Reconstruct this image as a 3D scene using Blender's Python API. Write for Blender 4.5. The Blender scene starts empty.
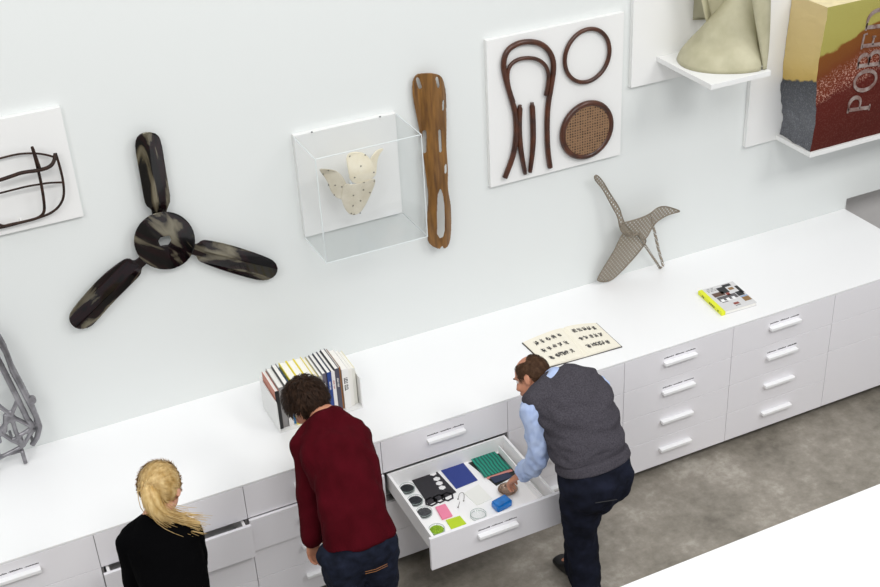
import bpy, bmesh, math, random
from mathutils import Vector, Matrix, noise
random.seed(7)
SC = bpy.context.scene
COL = SC.collection
PI = math.pi
# Measured outlines, in metres (x, z) on the wall, (x, y) on a table plane, or (x, y, z)
D={
 'blade_a':[(1.4703,2.0273),(1.4773,2.0586),(1.4908,2.084),(1.5086,2.1123),(1.5106,2.2054),(1.5116,2.3252),(1.513,2.4231),(1.5019,2.4664),(1.4593,2.4934),(1.4213,2.4925),(1.3939,2.47),(1.3824,2.4244),(1.3818,2.317),(1.3797,2.1778),(1.381,2.1206),(1.4044,2.0941),(1.4058,2.0691),(1.4053,2.0444)],
 'blade_b':[(1.5517,1.8662),(1.578,1.8482),(1.6033,1.8477),(1.6248,1.8611),(1.6515,1.856),(1.7581,1.8008),(1.8597,1.7354),(1.9439,1.6763),(1.9885,1.6368),(1.999,1.5864),(1.977,1.5426),(1.9299,1.5313),(1.8669,1.5565),(1.7171,1.6516),(1.6092,1.731),(1.5891,1.7542),(1.5857,1.7835),(1.5414,1.8002)],
 'blade_c':[(1.3525,1.8211),(1.3262,1.8007),(1.3053,1.7895),(1.296,1.7577),(1.2397,1.7178),(1.1313,1.6411),(1.031,1.5574),(0.9993,1.5385),(0.9527,1.5399),(0.9178,1.5707),(0.9083,1.6066),(0.9234,1.6455),(0.9951,1.7104),(1.104,1.7962),(1.2171,1.8552),(1.2535,1.8597),(1.2757,1.8365),(1.3043,1.8496),(1.3269,1.8709)],
 'hub':[(1.5915,1.8724),(1.5858,1.8481),(1.5765,1.8254),(1.5637,1.8049),(1.5478,1.787),(1.5293,1.7723),(1.5085,1.7612),(1.486,1.7539),(1.4624,1.7505),(1.4383,1.7513),(1.4144,1.7561),(1.3911,1.7648),(1.3692,1.7772),(1.3492,1.7929),(1.3315,1.8115),(1.3165,1.8325),(1.3047,1.8554),(1.2963,1.8796),(1.2914,1.9045),(1.2901,1.9296),(1.2926,1.9542),(1.2986,1.9777),(1.308,1.9995),(1.3206,2.0193),(1.3361,2.0365),(1.3541,2.0506),(1.3742,2.0615),(1.3959,2.0688),(1.4188,2.0723),(1.4422,2.072),(1.4656,2.0679),(1.4885,2.0599),(1.5103,2.0484),(1.5305,2.0335),(1.5486,2.0156),(1.5641,1.9951),(1.5766,1.9725),(1.5858,1.9483),(1.5915,1.9231),(1.5934,1.8976)],
 'hubhole':[(1.4094,1.9222),(1.4215,1.9379),(1.4668,1.9361),(1.4738,1.9088),(1.4552,1.8885),(1.4141,1.8934)],
 'splint':[(2.8805,2.4862),(2.9275,2.4901),(2.9774,2.4701),(3.0067,2.4406),(3.0268,2.3871),(3.0315,2.3164),(3.0204,2.1771),(3.0016,2.0576),(3.0037,1.9309),(2.9925,1.8375),(2.9962,1.7825),(3.0102,1.7135),(3.0102,1.6251),(3.0026,1.5151),(2.9801,1.4646),(2.9486,1.4551),(2.9431,1.4771),(2.9342,1.475),(2.9244,1.4573),(2.8797,1.4855),(2.8648,1.5302),(2.8704,1.662),(2.8822,1.7898),(2.8779,1.898),(2.8746,1.9832),(2.8696,2.109),(2.8566,2.2342),(2.8398,2.3577),(2.8408,2.436),(2.8552,2.472)],
 'splint_hole':[(2.943,1.8391),(2.9558,1.7971),(2.9629,1.7257),(2.9591,1.5718),(2.9484,1.5344),(2.9282,1.5286),(2.9144,1.557),(2.9177,1.6936),(2.9258,1.8003)],
 'slot0':[(2.8706,2.459),(2.8817,2.4078)],
 'slot1':[(2.9662,2.4529),(2.9758,2.4018)],
 'slot2':[(3.0051,2.3101),(2.9998,2.267)],
 'slot3':[(2.9627,2.1615),(2.9607,2.0464)],
 'slot4':[(2.8877,2.1663),(2.8785,2.0491)],
 'slot5':[(2.9868,1.9562),(2.9837,1.9167)],
 'bw_outer':[(3.3574,1.7795),(3.3916,1.8502),(3.4195,1.922),(3.4359,2.0342),(3.4321,2.1493),(3.4063,2.2484),(3.3736,2.3657),(3.362,2.4494),(3.3888,2.5157),(3.4513,2.5409),(3.5234,2.5376),(3.6018,2.5081),(3.6552,2.4452),(3.6751,2.368),(3.6546,2.2516),(3.6319,2.1433),(3.627,1.9906),(3.6327,1.8716),(3.6469,1.7725)],
 'bw_inner':[(3.4195,2.2177),(3.3918,2.3069),(3.3837,2.3818),(3.4004,2.4291),(3.4438,2.4528),(3.5026,2.4519),(3.5715,2.4309),(3.6209,2.3845),(3.6387,2.3293),(3.6324,2.2656),(3.618,2.2125)],
 'bw_leg1':[(3.4608,2.19),(3.4506,2.0692),(3.4584,1.9323),(3.4866,1.7716)],
 'bw_leg2':[(3.5349,2.1871),(3.5396,2.0683),(3.5401,1.9327),(3.5176,1.7739)],
 'ring':[(3.8825,2.3873),(3.7356,2.4018),(4.0319,2.3726),(3.8844,2.5406),(3.8806,2.2287)],
 'seat':[(3.8824,1.948),(3.7099,1.9423),(4.0578,1.9519),(3.8841,2.1249),(3.8763,1.7696)],
 'board_bent':[(3.2743,2.5824),(4.119,2.584),(4.1289,1.7225),(3.2778,1.7423)],
 'board_left':[(1.0901,2.6851),(1.0835,2.132),(0.82,2.696),(0.6939,2.1291)],
 'fr_a':[(0.746,-0.06,2.5183),(0.7763,-0.06,2.5195),(0.8223,-0.06,2.5221),(0.8752,-0.06,2.5206),(0.9374,-0.06,2.5067),(0.9835,-0.06,2.4872),(1.0123,-0.06,2.4683)],
 'fr_b':[(0.9208,-0.1,2.5581),(0.9229,-0.1,2.5069),(0.9244,-0.1,2.4039),(0.9202,-0.1,2.3091),(0.913,-0.09,2.2359),(0.8989,-0.08,2.2085),(0.8696,-0.07,2.192),(0.7956,-0.06,2.1866),(0.7482,-0.06,2.184),(0.7019,-0.06,2.1847),(0.6708,-0.06,2.1841)],
 'fr_c':[(1.0191,-0.07,2.4912),(1.0242,-0.07,2.428),(1.0256,-0.07,2.3491),(1.015,-0.07,2.2723),(0.9836,-0.07,2.2268),(0.9389,-0.07,2.2025),(0.8858,-0.07,2.194),(0.8184,-0.07,2.1912),(0.749,-0.07,2.1945),(0.7175,-0.07,2.1922),(0.6981,-0.07,2.209),(0.6789,-0.07,2.2265)],
 'fr_d':[(1.0172,-0.07,2.4899),(1.0049,-0.09,2.4664),(0.9823,-0.11,2.4497),(0.9299,-0.12,2.4467),(0.8515,-0.12,2.4556),(0.8045,-0.12,2.4484),(0.7503,-0.12,2.4422),(0.7197,-0.12,2.4396)],
 'fr_e':[(0.7074,-0.09,2.3659),(0.738,-0.09,2.3668),(0.7993,-0.09,2.3686),(0.8611,-0.09,2.3704),(0.9183,-0.09,2.3666),(0.9615,-0.08,2.3596),(1.0234,-0.07,2.3418)],
 'fr_f':[(0.9241,-0.1,2.5489),(0.9331,-0.12,2.451)],
 'al_outer':[(0.5227,-0.13,1.7444),(0.5548,-0.13,1.6767),(0.5739,-0.13,1.6123),(0.5838,-0.13,1.5649),(0.5908,-0.13,1.4582),(0.619,-0.13,1.3036),(0.6409,-0.13,1.1708),(0.6452,-0.13,1.1009),(0.6203,-0.13,1.0426),(0.5872,-0.13,1.0064)],
 'al_inner':[(0.5105,-0.13,1.6908),(0.5435,-0.13,1.5188),(0.5562,-0.13,1.4397),(0.5797,-0.13,1.2941),(0.5969,-0.13,1.1708),(0.6158,-0.13,1.1116)],
 'al_x1':[(0.5759,-0.13,1.2877),(0.5321,-0.13,1.2176)],
 'al_x2':[(0.4416,-0.13,1.3881),(0.4902,-0.13,1.2792),(0.5447,-0.13,1.1896),(0.6152,-0.13,1.1087)],
 'al_x3':[(0.6136,-0.13,1.1013),(0.5478,-0.13,1.0179),(0.4251,-0.13,0.9866),(0.3528,-0.13,0.998)],
 'al_x4':[(0.5289,-0.13,1.2031),(0.5295,-0.13,1.1081),(0.5484,-0.13,1.0209)],
 'al_x5':[(0.5029,-0.13,1.0668),(0.6087,-0.13,1.1078)],
 'al_x6':[(0.4105,-0.13,1.0884),(0.4606,-0.13,1.1461),(0.5289,-0.13,1.2031)],
 'al_x7':[(0.3896,-0.13,1.1595),(0.458,-0.13,1.1344),(0.5029,-0.13,1.0668),(0.5484,-0.13,1.0209)],
 'al_x8':[(0.5034,-0.13,1.2279),(0.4809,-0.13,1.1259)],
 'al_x9':[(0.4448,-0.13,1.2952),(0.4416,-0.13,1.1719),(0.4449,-0.13,1.0756)],
 'al_lug':[(0.6413,-0.13,1.2679)],
 'al_foot':[(0.5338,-0.13,0.994),(0.5355,-0.13,0.9249)],
 'ms_back':[(3.9296,1.6605),(3.953,1.6548),(3.9956,1.596),(4.0322,1.5209),(4.0839,1.4275),(4.0927,1.3712),(4.1159,1.3106),(4.1754,1.2465),(4.1543,1.2315),(4.0958,1.268),(4.0732,1.3083),(4.067,1.378),(4.0415,1.4318),(3.9896,1.5581),(3.9329,1.6312)],
 'ms_arm':[(4.0798,1.3243),(4.1652,1.3317),(4.2946,1.3359),(4.3516,1.358),(4.418,1.3449),(4.5014,1.3011),(4.5292,1.2828),(4.5026,1.28),(4.4288,1.2786),(4.3272,1.2584),(4.2723,1.1785),(4.2284,1.1835),(4.2045,1.2386),(4.1548,1.2175),(4.096,1.261)],
 'ms_leg':[(4.1159,1.2603),(4.1817,1.2287),(4.2401,1.2199),(4.2834,1.1592),(4.276,1.1261),(4.2244,1.0554),(4.1395,0.9652),(4.0751,0.9148),(4.0241,0.9153),(3.9699,0.9398),(3.9665,0.9652),(4.0066,1.0461),(4.0683,1.1693)],
 'ms_s1':[(4.2132,-0.11,1.2201),(4.2747,-0.1,1.1217),(4.3453,-0.09,1.0119),(4.406,-0.08,0.9147)],
 'ms_s2':[(4.2973,-0.11,1.3218),(4.3371,-0.1,1.2029),(4.3802,-0.09,1.0594),(4.4422,-0.06,0.915),(4.4131,-0.07,0.9077)],
 'pw_tongue':[(2.395,2.0325),(2.3825,2.1498),(2.3877,2.1956),(2.4099,2.2156),(2.4531,2.2119),(2.4885,2.1904),(2.5133,2.1515),(2.5285,2.0954),(2.5396,2.0447)],
 'pw_body':[(2.3619,2.058),(2.396,2.0437),(2.4527,2.0469),(2.5399,2.0485),(2.5126,1.9933),(2.4583,1.9143),(2.4234,1.8741),(2.3754,1.8699),(2.351,1.9127),(2.3381,1.9744),(2.3467,2.0157)],
 'pw_wl':[(2.2368,2.16),(2.279,2.1517),(2.319,2.1363),(2.3507,2.1096),(2.3734,2.0543),(2.3804,2.0285),(2.3645,1.9598),(2.3441,1.9631),(2.313,1.9807),(2.2932,2.0167),(2.2843,2.0669),(2.2615,2.1153)],
 'pw_wr':[(2.5255,2.1107),(2.5616,2.1452),(2.596,2.158),(2.6269,2.1498),(2.6263,2.1423),(2.5985,2.1297),(2.5794,2.0929),(2.569,2.0228),(2.5414,2.0149)],
 'pw_dots':[(2.4035,2.1965),(2.4828,2.189),(2.4488,2.1414),(2.5201,2.085),(2.4128,2.0836),(2.2868,2.142),(2.2626,2.1206),(2.2838,2.0574),(2.3156,2.0504),(2.3477,2.0366),(2.3066,1.997),(2.3484,1.9844),(2.3982,1.9853),(2.4529,2.0054),(2.4318,1.9485),(2.391,1.9268),(2.4591,2.0453),(2.5197,2.0342),(2.4877,1.9801),(2.3786,1.8839),(2.3923,1.8774),(2.4238,1.879)],
 'shelf1_a':(4.3469,-0.03,2.2828),
 'shelf1_f':(4.3534,-0.5475,2.2828),
 'shelf1_r':(4.7385,-0.5391,2.2828),
 'shelf1_rb':(4.3534,-0.5561,2.2517),
 'shelf2_a':(5.2581,-0.03,1.5959),
 'shelf2_f':(5.2577,-0.3515,1.5959),
 'shelf2_r':(5.7657,-0.3801,1.5959),
 'shell_base':[(4.4332,-0.141),(4.3719,-0.2346),(4.3794,-0.3175),(4.4375,-0.4061),(4.5214,-0.4702),(4.6204,-0.5135),(4.71,-0.5201)],
 'blk_edge':[(5.2845,-0.3365,2.4802),(5.263,-0.3365,2.2082),(5.2735,-0.3365,1.9057),(5.2693,-0.3365,1.5965)],
 'letters':[(5.6839,-0.3365,1.7878),(5.5016,-0.3365,1.8213),(5.7153,-0.3365,1.947),(5.5448,-0.3365,1.9701),(5.7198,-0.3365,2.1024),(5.5565,-0.3365,2.1164),(5.7172,-0.3365,2.2072),(5.5855,-0.3365,2.2205)],
 'blk_y':-0.33649999999999997,
 'up_l':[(4.5898,-0.515,2.7688),(4.5972,-0.515,2.6929),(4.6466,-0.515,2.5209),(4.7086,-0.515,2.3012)],
 'up_r':[(4.7268,-0.5,2.7413),(4.7351,-0.5,2.6645),(4.7524,-0.5,2.4408),(4.7479,-0.5,2.2943)],
 'hood':[(4.4868,-0.2,2.6964),(4.5048,-0.2,2.6269),(4.5305,-0.2,2.5439),(4.5557,-0.2,2.4712)],
 'rack':[(1.7644,-0.5191),(2.2278,-0.5194),(1.7434,-0.2171)],
 'rack_top':[(1.7773,-0.5191,1.0867),(2.2355,-0.5191,1.1014)],
 'rack_back':[(1.7583,-0.2498,1.1014),(2.2234,-0.2547,1.1014)],
 'openbook':[(3.2702,-0.3898),(3.7367,-0.4168),(3.7297,-0.6945),(3.2764,-0.6727),(3.5415,-0.3737),(3.5033,-0.6872)],
 'closedbook':[(4.4456,-0.434),(4.6757,-0.4496),(4.6532,-0.7126),(4.412,-0.7116)],
 'dish1':[(2.3025,-0.8891),(2.2671,-0.8697),(2.3378,-0.9085),(2.3204,-0.849),(2.2847,-0.9287)],
 'dish2':[(2.3003,-0.9975)],
 'dish3':[(2.3024,-1.1031)],
 'dish4':[(2.3016,-1.2545)],
 'dish5':[(2.5357,-1.2506),(2.4959,-1.2288),(2.5755,-1.2723)],
 'dark':[(2.3552,-0.8177),(2.5009,-0.81),(2.5188,-1.0313),(2.3496,-1.0543)],
 'navy':[(2.5249,-0.8232),(2.6579,-0.8221),(2.661,-0.9979),(2.5306,-1.0072)],
 'teal':[(2.7053,-0.8131),(2.8447,-0.8139),(2.8608,-1.0035),(2.6974,-1.0035)],
 'under':[(2.6826,-0.8432),(2.8798,-0.8512),(2.8876,-1.0476),(2.7257,-1.0859)],
 'pinksheet':[(2.7395,-0.8067),(2.8447,-0.8139),(2.8586,-1.0218),(2.7087,-1.0169)],
 'nv2':[(2.7253,-1.014),(2.8278,-1.022),(2.8344,-1.0668),(2.7275,-1.068)],
 'bowl':[(2.7559,-1.1567),(2.7129,-1.1331),(2.8,-1.1809)],
 'bluebox':[(2.6241,-1.218),(2.7153,-1.1994),(2.7265,-1.2672),(2.6307,-1.2868)],
 'pink':[(2.37,-1.0882),(2.4273,-1.0899),(2.4204,-1.1943),(2.3599,-1.1946)],
 'lime':[(2.3758,-1.2032),(2.4529,-1.2076),(2.4558,-1.2775),(2.3707,-1.2878)],
 'white':[(2.5493,-1.0597),(2.6484,-1.0316),(2.6585,-1.166),(2.5669,-1.1777)],
 'wire':[(2.5019,-1.0871),(2.5283,-1.0482),(2.5504,-1.0486),(2.5426,-1.0793),(2.5211,-1.1138)],
 'wire2':[(2.5011,-1.1097),(2.4736,-1.1448)],
 'hexes':[(2.4767,-0.8359),(2.4764,-0.8844),(2.4729,-0.9233),(2.4706,-0.9625),(2.4698,-1.0044),(2.3714,-1.0387),(2.4189,-1.0371),(2.462,-1.0421)],
 'inR':[(2.8675,-1.1043),(2.8769,-1.2787),(2.8587,-0.8319)],
}
HC, DEP, W0, PITCH, TOE = 0.902, 0.825, 0.7293, 0.73572, 0.08
def XM(i): return W0 + i * PITCH

# ------------------------------------------------------------------ materials
def rgb(h):
    c = [int(h[i:i + 2], 16) / 255 for i in (0, 2, 4)]
    return tuple([(x / 12.92 if x <= .04045 else ((x + .055) / 1.055) ** 2.4) for x in c] + [1])
def mat(name, color, rough=.5, metal=0, var=0, scale=20, bump=0, bscale=60, stretch=(1, 1, 1), coat=0, color2=None, sheen=0, spec=.5):
    m = bpy.data.materials.new(name); m.use_nodes = True
    nt = m.node_tree; p = nt.nodes['Principled BSDF']
    c = rgb(color) if isinstance(color, str) else color
    p.inputs['Base Color'].default_value = c
    p.inputs['Roughness'].default_value = rough; p.inputs['Metallic'].default_value = metal
    p.inputs['Coat Weight'].default_value = coat; p.inputs['Coat Roughness'].default_value = .08
    p.inputs['Sheen Weight'].default_value = sheen
    p.inputs['Specular IOR Level'].default_value = spec
    if var or bump or color2:
        tc = nt.nodes.new('ShaderNodeTexCoord'); mp = nt.nodes.new('ShaderNodeMapping')
        mp.inputs['Scale'].default_value = stretch
        nt.links.new(tc.outputs['Object'], mp.inputs[0])
    if var or color2:
        n = nt.nodes.new('ShaderNodeTexNoise'); n.inputs['Scale'].default_value = scale; n.inputs['Detail'].default_value = 6
        nt.links.new(mp.outputs[0], n.inputs['Vector'])
        r = nt.nodes.new('ShaderNodeValToRGB'); r.color_ramp.elements[0].position = .3; r.color_ramp.elements[1].position = .7
        c2 = rgb(color2) if color2 else tuple(min(1, x * (1 + var)) for x in c[:3]) + (1,)
        c1 = c if color2 else tuple(x * (1 - var) for x in c[:3]) + (1,)
        r.color_ramp.elements[0].color = c1; r.color_ramp.elements[1].color = c2
        nt.links.new(n.outputs['Fac'], r.inputs[0]); nt.links.new(r.outputs[0], p.inputs['Base Color'])
    if bump:
        n = nt.nodes.new('ShaderNodeTexNoise'); n.inputs['Scale'].default_value = bscale; n.inputs['Detail'].default_value = 4
        nt.links.new(mp.outputs[0], n.inputs['Vector'])
        b = nt.nodes.new('ShaderNodeBump'); b.inputs['Strength'].default_value = bump; b.inputs['Distance'].default_value = .01
        nt.links.new(n.outputs['Fac'], b.inputs['Height']); nt.links.new(b.outputs[0], p.inputs['Normal'])
    return m
def ramp(nt, stops):
    r = nt.nodes.new('ShaderNodeValToRGB'); e = r.color_ramp.elements
    e[0].position, e[0].color = stops[0][0], rgb(stops[0][1])
    e[1].position, e[1].color = stops[-1][0], rgb(stops[-1][1])
    for p, c in stops[1:-1]:
        k = e.new(p); k.color = rgb(c)
    return r
def node(nt, t, **kw):
    n = nt.nodes.new(t)
    for k, v in kw.items():
        if hasattr(n, k): setattr(n, k, v)
        else: n.inputs[k].default_value = v
    return n

M = {}
M['wall'] = mat('wall_paint', 'e0e3e1', .6, bump=.03, bscale=90)
M['recess'] = mat('recess_paint', 'c9c7c6', .7, var=.02)
M['board'] = mat('board_white', 'e9e9e7', .5)
M['worktop'] = mat('worktop_white', 'f2f2f2', .35)
M['front'] = mat('drawer_front_white', 'efedf0', .38)
M['inner'] = mat('drawer_inside_white', 'f8f7f6', .5)
M['handle'] = mat('handle_white', 'f4f4f4', .3)
M['plinth'] = mat('plinth_dark', '26221f', .7)
M['gapdark'] = mat('carcass_grey', '8f8d8d', .6)
M['ink'] = mat('ink_black', '2b2b2d', .6)
M['inkgrey'] = mat('ink_grey', '67625e', .6)
M['wood'] = mat('walnut_plywood', '593812', .4, color2='8e632b', scale=9, stretch=(6, 6, .7), coat=.2)
M['bent'] = mat('stained_beech', '2c140a', .35, color2='552a12', scale=14, coat=.15)
M['wire'] = mat('dark_wire', '1a110d', .5, spec=.25, color2='3a251b', scale=30)
M['alu'] = mat('cast_aluminium', '8d8b8f', .35, metal=.8, var=.4, scale=14, bump=.2, bscale=60)
M['ply'] = mat('aged_plywood', 'd6cebc', .55, color2='c0b69f', scale=12, bump=.08)
M['plylight'] = mat('pale_plywood', 'f2ead6', .55, color2='e6dabd', scale=14, bump=.06)
M['dot'] = mat('staple_dark', '3a352e', .5)
M['shell'] = mat('shell_khaki', 'aba688', .6, color2='c4bfa2', scale=7, bump=.15, bscale=20)
M['skin'] = mat('skin', 'c98f72', .5, color2='b87c62', scale=12, spec=.3)
M['skinpale'] = mat('skin_pale', 'e0ac92', .5, color2='d39c82', scale=12, spec=.3)
M['maroon'] = mat('maroon_knit', '3f060e', .95, color2='4b0914', scale=10, bump=.25, bscale=250, spec=.08)
M['vest'] = mat('charcoal_knit', '3b383e', .95, color2='504d53', scale=160, bump=.4, bscale=260, spec=.1)
M['shirt'] = mat('blue_shirt_cotton', '9fb2da', .8, color2='b9c9e8', scale=18, bump=.1)
M['blacktop'] = mat('black_jersey', '060607', .95, spec=.04)
M['jeans'] = mat('dark_denim', '151822', .9, spec=.1, color2='232838', scale=22, bump=.3, bscale=200)
M['cords'] = mat('navy_corduroy', '12141c', .95, spec=.1, color2='1f2230', scale=16, bump=.3, bscale=200)
M['shoe'] = mat('black_leather', '0c0c0d', .35)
M['thread'] = mat('brass_thread', 'a06a3a', .5)
M['hairdark'] = mat('dark_brown_hair', '20140c', .6, spec=.15, color2='38261a', scale=60, stretch=(1, 1, .3), bump=.4, bscale=150)
M['hairbrown'] = mat('brown_hair', '3d281a', .6, spec=.15, color2='5a4230', scale=60, bump=.4, bscale=150)
M['blond'] = mat('blond_hair', 'b8924f', .5, color2='dfc48c', scale=45, stretch=(1, 1, .35), bump=.12, bscale=120)
M['eye'] = mat('eye_white', 'd8d4d0', .2)
M['page'] = mat('page_white', 'f1efe9', .7, var=.04, scale=300)
M['pagecream'] = mat('page_cream', 'efe9d8', .7)

def floor_mat():
    m = bpy.data.materials.new('polished_concrete'); m.use_nodes = True; nt = m.node_tree; p = nt.nodes['Principled BSDF']
    tc = node(nt, 'ShaderNodeTexCoord')
    n1 = node(nt, 'ShaderNodeTexNoise', Scale=1.3, Detail=10, Roughness=.68); n2 = node(nt, 'ShaderNodeTexNoise', Scale=14, Detail=8, Roughness=.7)
    nt.links.new(tc.outputs['Object'], n1.inputs['Vector']); nt.links.new(tc.outputs['Object'], n2.inputs['Vector'])
    mx = node(nt, 'ShaderNodeMath', operation='MULTIPLY_ADD'); mx.inputs[1].default_value = .3
    nt.links.new(n2.outputs['Fac'], mx.inputs[0])
    ml = node(nt, 'ShaderNodeMath', operation='MULTIPLY'); ml.inputs[1].default_value = .7
    nt.links.new(n1.outputs['Fac'], ml.inputs[0]); nt.links.new(ml.outputs[0], mx.inputs[2])
    r = ramp(nt, [(.38, '6c665c'), (.47, '857f74'), (.54, '968f84'), (.64, 'b9b3a8')])
    nt.links.new(mx.outputs[0], r.inputs[0]); nt.links.new(r.outputs[0], p.inputs['Base Color'])
    p.inputs['Roughness'].default_value = .5
    b = node(nt, 'ShaderNodeBump', Strength=.08, Distance=.01); nt.links.new(n2.outputs['Fac'], b.inputs['Height']); nt.links.new(b.outputs[0], p.inputs['Normal'])
    return m
M['floor'] = floor_mat()

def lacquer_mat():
    m = bpy.data.materials.new('lacquer_painted_reflections'); m.use_nodes = True; nt = m.node_tree; p = nt.nodes['Principled BSDF']
    tc = node(nt, 'ShaderNodeAttribute'); tc.attribute_name = 'reflection_streaks'
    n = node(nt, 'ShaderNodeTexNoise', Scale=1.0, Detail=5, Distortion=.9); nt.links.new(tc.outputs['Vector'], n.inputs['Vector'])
    r = ramp(nt, [(.34, '7d7766'), (.42, '5b5548'), (.455, '161316'), (.5, '241014'), (.53, '0d0c0e'), (.6, '100f10'), (.63, '57503f'), (.7, '8b8470')])  # olive and black streaks paint reflections into the dark lacquer's base colour
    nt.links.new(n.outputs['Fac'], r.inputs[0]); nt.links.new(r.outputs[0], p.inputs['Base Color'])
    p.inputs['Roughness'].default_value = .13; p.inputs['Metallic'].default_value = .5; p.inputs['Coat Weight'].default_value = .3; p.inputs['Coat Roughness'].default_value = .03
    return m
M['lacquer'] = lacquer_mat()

def acrylic_mat():
    m = bpy.data.materials.new('clear_acrylic'); m.use_nodes = True; nt = m.node_tree
    nt.nodes.remove(nt.nodes['Principled BSDF']); out = nt.nodes['Material Output']
    t = node(nt, 'ShaderNodeBsdfTransparent'); t.inputs[0].default_value = (.975, .98, .98, 1)
    g = node(nt, 'ShaderNodeBsdfGlossy', Roughness=.02); fr = node(nt, 'ShaderNodeMath', operation='MULTIPLY_ADD'); lw = node(nt, 'ShaderNodeLayerWeight', Blend=.25); nt.links.new(lw.outputs['Facing'], fr.inputs[0]); fr.inputs[1].default_value = .12; fr.inputs[2].default_value = .01; mx = node(nt, 'ShaderNodeMixShader')
    nt.links.new(fr.outputs[0], mx.inputs[0]); nt.links.new(t.outputs[0], mx.inputs[1]); nt.links.new(g.outputs[0], mx.inputs[2]); nt.links.new(mx.outputs[0], out.inputs[0])
    return m
M['acrylic'] = acrylic_mat()
M['dishrim'] = mat('dish_rim', '9db0a8', .15)
M['acrylic_edge'] = mat('acrylic_edge', 'dfe5e5', .25)

def perf_mat():
    m = bpy.data.materials.new('perforated_bronze'); m.use_nodes = True; nt = m.node_tree; p = nt.nodes['Principled BSDF']
    tc = node(nt, 'ShaderNodeTexCoord'); sx = node(nt, 'ShaderNodeSeparateXYZ'); nt.links.new(tc.outputs['Object'], sx.inputs[0])
    def wave(a, b, k):
        s = node(nt, 'ShaderNodeMath', operation='MULTIPLY_ADD'); s.inputs[1].default_value = a; nt.links.new(sx.outputs['X'], s.inputs[0])
        s2 = node(nt, 'ShaderNodeMath', operation='MULTIPLY'); s2.inputs[1].default_value = b; nt.links.new(sx.outputs['Z'], s2.inputs[0])
        nt.links.new(s2.outputs[0], s.inputs[2])
        q = node(nt, 'ShaderNodeMath', operation='MULTIPLY'); q.inputs[1].default_value = k; nt.links.new(s.outputs[0], q.inputs[0])
        c = node(nt, 'ShaderNodeMath', operation='COSINE'); nt.links.new(q.outputs[0], c.inputs[0]); return c
    a, b = wave(.8, .6, 330), wave(-.6, .8, 330)
    pr = node(nt, 'ShaderNodeMath', operation='ADD'); nt.links.new(a.outputs[0], pr.inputs[0]); nt.links.new(b.outputs[0], pr.inputs[1])
    th = node(nt, 'ShaderNodeMath', operation='LESS_THAN'); th.inputs[1].default_value = .25; nt.links.new(pr.outputs[0], th.inputs[0])
    nt.links.new(th.outputs[0], p.inputs['Alpha'])
    p.inputs['Base Color'].default_value = rgb('9a8f80'); p.inputs['Metallic'].default_value = .3; p.inputs['Roughness'].default_value = .42
    return m
M['perf'] = perf_mat()
M['perfedge'] = mat('bronze_rim', '857b6c', .45, metal=.4)

def cane_mat():
    m = bpy.data.materials.new('woven_cane'); m.use_nodes = True; nt = m.node_tree; p = nt.nodes['Principled BSDF']
    tc = node(nt, 'ShaderNodeTexCoord')
    v = node(nt, 'ShaderNodeTexVoronoi', Scale=62, Randomness=.1); nt.links.new(tc.outputs['Object'], v.inputs['Vector'])
    r = ramp(nt, [(.0, '170b06'), (.3, '2a160c'), (.45, '2f1a0e'), (.56, '8a6a4c')]); nt.links.new(v.outputs['Distance'], r.inputs[0])
    nt.links.new(r.outputs[0], p.inputs['Base Color']); p.inputs['Roughness'].default_value = .5
    b = node(nt, 'ShaderNodeBump', Strength=.5, Distance=.004); nt.links.new(v.outputs['Distance'], b.inputs['Height']); nt.links.new(b.outputs[0], p.inputs['Normal'])
    return m
M['cane'] = cane_mat()

def malachite_mat():
    m = bpy.data.materials.new('teal_veneer'); m.use_nodes = True; nt = m.node_tree; p = nt.nodes['Principled BSDF']
    tc = node(nt, 'ShaderNodeTexCoord'); w = node(nt, 'ShaderNodeTexWave', Scale=17, Distortion=3.5, Detail=5)
    w.bands_direction = 'X'; w.inputs['Detail Scale'].default_value = .7
    nt.links.new(tc.outputs['Object'], w.inputs['Vector'])
    r = ramp(nt, [(.05, '034c44'), (.45, '08806c'), (.9, '12997f')]); nt.links.new(w.outputs['Fac'], r.inputs[0])
    nt.links.new(r.outputs[0], p.inputs['Base Color']); p.inputs['Roughness'].default_value = .35
    return m

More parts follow.
